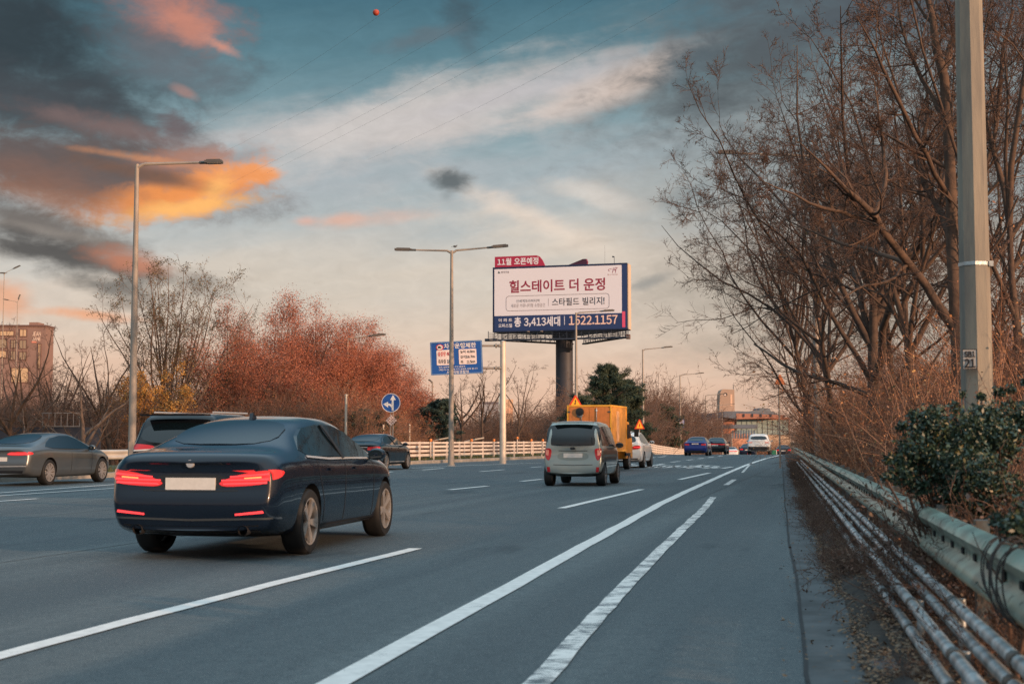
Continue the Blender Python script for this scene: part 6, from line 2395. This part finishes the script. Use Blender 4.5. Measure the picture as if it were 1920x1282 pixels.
def pclump(lst, Y0, x0):
    out = []
    for px, py, r, dy in lst:
        p = P(px, py, Y0 + dy)
        out.append((p.x - x0, dy, max(.12, p.z), r / FPX * Y0))
    return out


Yg = 10.2
xg = P(1835, 900, Yg).x
spec = [(1716, 845, 42, .1), (1692, 890, 28, .0), (1740, 800, 44, .2), (1762, 872, 52, .1), (1722, 912, 22, .0), (1785, 925, 34, .0), (1800, 820, 62, .3), (1830, 900, 66, -.1), (1850, 790, 46, .5), (1872, 830, 50, .3),
        (1905, 785, 44, .8), (1890, 915, 30, .2), (1940, 790, 40, .9), (1755, 770, 18, .4), (1872, 735, 14, .9), (1925, 715, 16, 1.0), (1840, 745, 12, .8), (1668, 860, 13, 0), (1690, 800, 13, .2), (1715, 778, 14, .3), (1790, 762, 12, .4), (1805, 740, 10, .6), (1660, 895, 10, -.1), (1895, 730, 12, .9), (1870, 985, 14, -.1), (1845, 960, 26, .0), (1695, 870, 28, .1)]
leafy_bush('evergreen_bush', 'dark glossy evergreen bush spilling over the guardrail below the utility pole', xg, Yg, pclump(spec, Yg, xg), 20000, .0185, m_ever, 301)
Yg = 6.6
xg = P(1950, 980, Yg).x
leafy_bush('evergreen_bush', 'smaller pale-tipped evergreen sprig over the guardrail at the right edge', xg, Yg, pclump([(1905, 985, 34, 0), (1940, 960, 40, .1), (1960, 1020, 40, 0), (1870, 972, 18, .1), (2000, 960, 60, .3)], Yg, xg), 2200, .019, m_ever, 302)
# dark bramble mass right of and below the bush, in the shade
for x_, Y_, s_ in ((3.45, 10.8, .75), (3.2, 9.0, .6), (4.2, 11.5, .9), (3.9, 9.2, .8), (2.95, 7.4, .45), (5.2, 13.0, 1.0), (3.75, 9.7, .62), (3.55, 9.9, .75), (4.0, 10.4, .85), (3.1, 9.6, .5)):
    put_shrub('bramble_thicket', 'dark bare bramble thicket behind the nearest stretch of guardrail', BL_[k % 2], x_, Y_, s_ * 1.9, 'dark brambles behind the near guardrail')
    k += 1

# ---- left side trees
m_twigl = m_twig


def lx(px, Y):
    return P(px, 800, Y).x


def leafy_tree(name, label, px, Y, height, r0, seed, mt, ml, nleaf, leafsize, forks=6, spread=1.2, lean=(0, 0), group=None, mc=None, fork_t=(.05, .4), spreadl=.12, trunk=.6, dens=1.0):
    global rng
    rng = np.random.default_rng(seed)
    Yl = Y
    loc = (P(px, 800, Yl).x, Yl, gz(Yl) - .05)
    tr = grow(np.array([[0, 0, -.1]]), np.array([[lean[0], lean[1], 1.0]]), [height * trunk], [r0], 9, .07, .04, .2)
    k = forks
    a = rng.uniform(0, 6.28) + np.arange(k) * 2.4
    t = rng.uniform(fork_t[0], fork_t[1], k) * 8
    i = t.astype(int)
    sp_ = tr[0][0, i] * (1 - (t - i))[:, None] + tr[0][0, i + 1] * (t - i)[:, None]
    th = np.radians(np.sqrt(rng.uniform(.02, 1, k)) * 50) * spread
    d = np.stack([np.cos(a) * np.sin(th) + lean[0], np.sin(a) * np.sin(th) + lean[1], np.cos(th) + .05], 1)
    ln = (height - sp_[:, 2]) * (.97 - .30 * np.minimum(th, 1.3) ** 1.5) * rng.uniform(.88, 1.03, k)
    fk = grow(sp_, d, ln, r0 * rng.uniform(.35, .55, k), 9, .06, .035, .15)
    l0 = cat_levels(tr, fk)
    l1 = sprout(*l0, int(7 * dens), .25, 1, 38, .36, 8, .13, .04, .5, .012, updir=.1)
    l2 = sprout(*l1, int(6 * dens), .15, 1, 40, .46, 5, .15, .03, .5, .008)
    l3 = sprout(*l2, 4, .2, 1, 40, .5, 4, .16, .02, .6, .006)
    lv = [leaves_on([l1, l2, l3], nleaf, leafsize, t0=.2, spread=spreadl)] if nleaf else None
    return set_tree(name, label, loc, [l0, l1], (8, 5), [l2, l3], (3, 3), mt, mc or m_twig, lv, ml, group)


leafy_tree('olive_leaved_tree', 'tall upright tree with sparse olive leaves behind the left street lamp', 318, 80, 11.4, .15, 41, m_barkg, m_olive, 11000, .045, 24, .62, fork_t=(.02, .3), spreadl=.10)
leafy_tree('yellow_shrub', 'small yellow-leaved tree at the foot of the left street lamp', 282, 74, 5.4, .06, 42, m_bark, m_yleaf, 15000, .055, 9, 1.0, fork_t=(.02, .2))
GL = 'russet trees beyond the road'
rus = [('russet tree with a dark plum top, leftmost of the russet row', 450, 84, 9.6, 60000, m_russet, 51), ('tallest russet tree, above the roof of the dark saloon', 530, 88, 10.4, 150000, m_russet, 152),
       ('broad russet tree in the middle of the row, behind the pale slim post', 605, 90, 9.4, 150000, m_russet, 153), ('russet tree below the upper cobra-head lamp', 660, 98, 8.4, 130000, m_russet, 54),
       ('lower russet tree behind the round arrow sign', 715, 110, 7.2, 100000, m_russet, 55), ('russet tree filling the back of the row above the people carrier', 492, 108, 11.4, 70000, m_russet, 57), ('russet tree at the back of the row, just left of the upper cobra-head lamp', 628, 116, 11.0, 80000, m_russet, 58),
       ('russet tree at the back between the two cobra-head lamps', 690, 124, 9.6, 70000, m_russet, 59), ('last small russet tree, just left of the dark fir', 762, 122, 5.2, 50000, m_russet, 56)]
for lab, px, Y, h, nl, ml, sd_ in rus:
    leafy_tree('russet_tree', lab, px, Y, h, .16, sd_, m_bark, ml, nl, .040, 30, 1.35, (-.04 if sd_ == 51 else .05, 0), group=GL, mc=m_twigr, spreadl=.3, fork_t=(.02, .35), trunk=.5, dens=1.2)
GB = 'bare trees on the far left'
for lab, px, Y, h, r0, sp_, sd_, mt, ln in (
        ('bare tree in front of the brown office block, leftmost of all', 22, 58, 6.4, .12, 1.5, 61, m_bark, (.06, 0)),
        ('bare forked tree in front of the right end of the office block', 62, 66, 6.6, .13, 1.3, 62, m_bark, (-.04, 0)),
        ('dark bare tree between the office block and the orange-lit tree', 92, 72, 7.0, .12, 1.2, 63, m_barkd, (.1, 0)),
        ('bare tree with a smooth orange-lit trunk that forks low in a V', 157, 56, 5.0, .13, 1.5, 64, m_barkg, (0, 0)),
        ('dark leaning bare tree left of the tall street lamp', 213, 68, 8.0, .12, 1.2, 65, m_barkd, (-.12, 0)),
        ('bare tree close to the tall street lamp, behind the black people carrier', 262, 88, 7.2, .11, 1.3, 66, m_bark, (0, 0)),
        ('wiry bare tree between the olive tree and the russet trees', 408, 92, 7.0, .1, 1.2, 67, m_bark, (.03, 0))):
    bare_tree(lab, px, Y, h, sp_, r0, ln, 5, sd_, mt, m_twig, group=GB, density=.62, twigr=.006, fork_t=(.05, .45))
GM = 'bare trees round the restriction sign'
for lab, px, Y, h, r0, sp_, sd_, ln, mt in (
        ('bare forked tree under the blue restriction sign, left of the twin', 866, 104, 7.3, .13, 1.55, 71, (0, 0), m_barkd),
        ('bare forked tree under the right end of the blue restriction sign', 907, 104, 7.6, .13, 1.45, 72, (.03, 0), m_barkd),
        ('bare tree with a straight stem between the gantry pole and the billboard column', 974, 110, 7.6, .11, 1.3, 73, (0, 0), m_barkd),
        ('wispy bare tree right of the billboard column top', 1212, 150, 7.4, .11, 1.2, 74, (.02, 0), m_bark),
        ('bare rounded tree in front of the far lamps, left of the clock tower', 1284, 190, 5.6, .11, 1.2, 75, (-.03, 0), m_bark)):
    bare_tree(lab, px, Y, h, sp_, r0, ln, 4, sd_, mt, m_twigd if sd_ < 74 else m_twig, group=GM, density=.62 if sd_ < 74 else .85, twigr=.008, fork_t=(.3, .55))

# evergreens
def conifer(name, label, px, Y, height, width, ml, seed, n=9000, size=.16, layers=11, open_=.5):
    """pine: a trunk, whorled boughs and needle tufts in separate pads along them"""
    global rng
    rng = np.random.default_rng(seed)
    tr = grow(np.array([[0, 0, -.1]]), np.array([[0, 0, 1.0]]), [height * .95], [height * .02], 10, .03, .02, .2)
    m = layers * 4
    t = np.sort(rng.uniform(.12, .97, m)) * 9
    i = np.minimum(t.astype(int), 8)
    f = (t - i)[:, None]
    s = tr[0][0, i] * (1 - f) + tr[0][0, i + 1] * f
    a = rng.uniform(0, 6.28, m)
    q = t / 9
    ln = width * (np.sin(np.clip(1.05 - q, 0, 1) * 1.9) * .62 + .14) * rng.uniform(.45, 1.4, m)
    d = np.stack([np.cos(a), np.sin(a), .15 + q * .5], 1)
    b1 = grow(s, d, ln, np.full(m, height * .006), 6, .08, .05, .3)
    b2 = sprout(*b1, 5, .3, 1, 45, .42, 4, .12, .05, .6, .006)
    P_ = []
    ends = np.concatenate([b2[0][:, -1], b2[0][:, 2], b1[0][:, -1]])
    per = max(4, n // len(ends))
    c_ = np.repeat(ends, per, 0)
    V, F = leaf_quads(c_ + np.array([0, 0, .05]) + rng.normal(0, 1, c_.shape) * np.array([.15, .15, .075]) * (height / 7), size, aspect=.16)
    o = thing(name, label, 'tree', (P(px, 800, Y).x, Y, gz(Y) - .05))
    link('trunk', np_mesh('trunk', *tubes([tr, b1, b2], (8, 4, 3)), m_barkd, True), o)
    link('crown', np_mesh('crown', V, F, ml), o)
    return o


conifer('pine_tree', 'broad dark pine right of the billboard column, above the orange truck', 1128, 118, 7.5, 3.6, m_pine, 81, 42000, .17, layers=20)
conifer('pine_tree', 'narrower dark pine at the right shoulder of the broad pine', 1172, 126, 6.6, 3.0, m_pine, 82, 26000, .17, layers=18)
conifer('pine_tree', 'dark pine behind the small blue notice sign', 1252, 176, 6.4, 3.0, m_pine, 83, 9000, .24)
conifer('fir_tree', 'blue-green fir left of the double-armed lamp post', 826, 100, 4.0, 2.1, m_fir, 84, 9000, .16)
conifer('low_pine', 'low spreading dark pine left of the round arrow sign', 668, 78, 2.6, 2.0, m_pine, 85, 7000, .14)
conifer('low_pine', 'low dark pine behind the round arrow sign pole', 712, 80, 2.7, 1.7, m_pine, 86, 6000, .14)

# thickets of bare shrubs beyond the fence and the far trees
TH = [shrub_meshes(130 + k, 60, 2.6, 2.2, m_twig, m_darkleaf, 1600, .03, arch=.45, upright=1.1, twig=6, stem_r=.014, twr=.008) for k in range(4)]
TR = [shrub_meshes(140 + k, 60, 2.6, 2.2, m_twigr, m_bramble, 2400, .03, arch=.45, upright=1.1, twig=6, stem_r=.014, twr=.008) for k in range(2)]
random.seed(5)
lab = 'bare brown shrub in the thicket beyond the road on the left'
for i in range(64):
    px = -60 + i * 13.5 + random.uniform(-5, 5)
    Y = (74 + random.uniform(-6, 16)) if px < 760 else 100 + random.uniform(-4, 14)
    Y = max(Y, 60 if px < 300 else 74)
    far = random.random() < .3
    h = random.uniform(.75, 1.2) * (1.0 if px < 760 else .9)
    put_shrub('thicket_shrub', lab, (TR if 380 < px < 760 and random.random() < .6 else TH)[i % 2], lx(px, Y), Y, h, 'thicket beyond the road on the left')
lab = 'dense brown shrub in the thicket below the billboard and beside the far lamps'
for i in range(58):
    px = 800 + i * 9.0 + random.uniform(-5, 5)
    if px > 1312:
        break
    Y = np.interp(px, [800, 1000, 1150, 1200, 1330], [112, 122, 152, 176, 250]) + random.uniform(-4, 12)
    hpx = np.interp(px, [800, 900, 1000, 1080, 1180, 1260, 1330], [40, 62, 70, 84, 110, 100, 62])
    h = hpx / FPX * Y / 3.3 * random.uniform(.8, 1.15)
    put_shrub('thicket_shrub', lab, TH[i % 4], lx(px, Y), Y, h, 'thicket below the billboard')
lab = 'tall bare brown shrub at the back of the thicket below the billboard'
for i in range(26):
    px = 850 + i * 18 + random.uniform(-6, 6)
    Y = np.interp(px, [800, 1000, 1150, 1200, 1330], [128, 140, 170, 192, 265]) + random.uniform(-5, 8)
    hpx = np.interp(px, [800, 900, 1000, 1080, 1180, 1260, 1330], [50, 72, 84, 100, 140, 120, 72])
    put_shrub('thicket_shrub', lab, TH[i % 4], lx(px, Y), Y, hpx / FPX * Y / 3.3 * random.uniform(.85, 1.15), 'back of the thicket below the billboard')
lab = 'far russet shrub at the foot of the glass hall'
for i in range(12):
    px = 1376 + i * 8 + random.uniform(-3, 3)
    Y = 330 + random.uniform(-30, 30)
    put_shrub('far_shrub', lab, TR[i % 2], lx(px, Y), Y, random.uniform(.9, 1.5), 'far shrubs by the glass hall')
# dark woodland edge closing the view low down behind the left trees
rng = np.random.default_rng(9)
n = 60000
px_ = rng.uniform(-120, 1310, n)
Yw = np.interp(px_, [-120, 760, 1000, 1300], [112, 125, 165, 260]) + rng.uniform(0, 26, n)
top = np.interp(px_, [-120, 250, 420, 760, 900, 1340], [3.4, 4.0, 4.4, 4.2, 4.4, 5.5]) * (1 + .22 * np.sin(px_ * .05) + .16 * np.sin(px_ * .17))
zz = top * rng.uniform(0, 1, n) ** .8 + np.array([gz(y) for y in Yw])
V, F = leaf_quads(np.stack([(px_ - 960) / FPX * Yw, Yw, zz], 1), .13, aspect=.35)
tag(link('woodland_undergrowth', np_mesh('woodland_undergrowth', V, F, m_darkleaf)), 'dark brown woodland edge low behind the trees beyond the road', None, None, 'stuff')

# unseen wood added behind the viewpoint to darken the car's reflections
rng = np.random.default_rng(19)
n = 9000
xx = rng.uniform(-120, 70, n)
yy = -62 - rng.uniform(0, 30, n) - .2 * np.abs(xx)
zz = (5.5 + 1.6 * np.sin(xx * .21) + 1.2 * np.sin(xx * .57 + 1)) * rng.uniform(0, 1, n) ** .7
V, F = leaf_quads(np.stack([xx, yy, zz], 1), .55, aspect=.5)
tag(link('unseen_wood_foliage', np_mesh('unseen_wood_foliage', V, F, m_darkleaf)), 'unseen wood added behind the viewpoint for dark reflections', None, None, 'stuff')
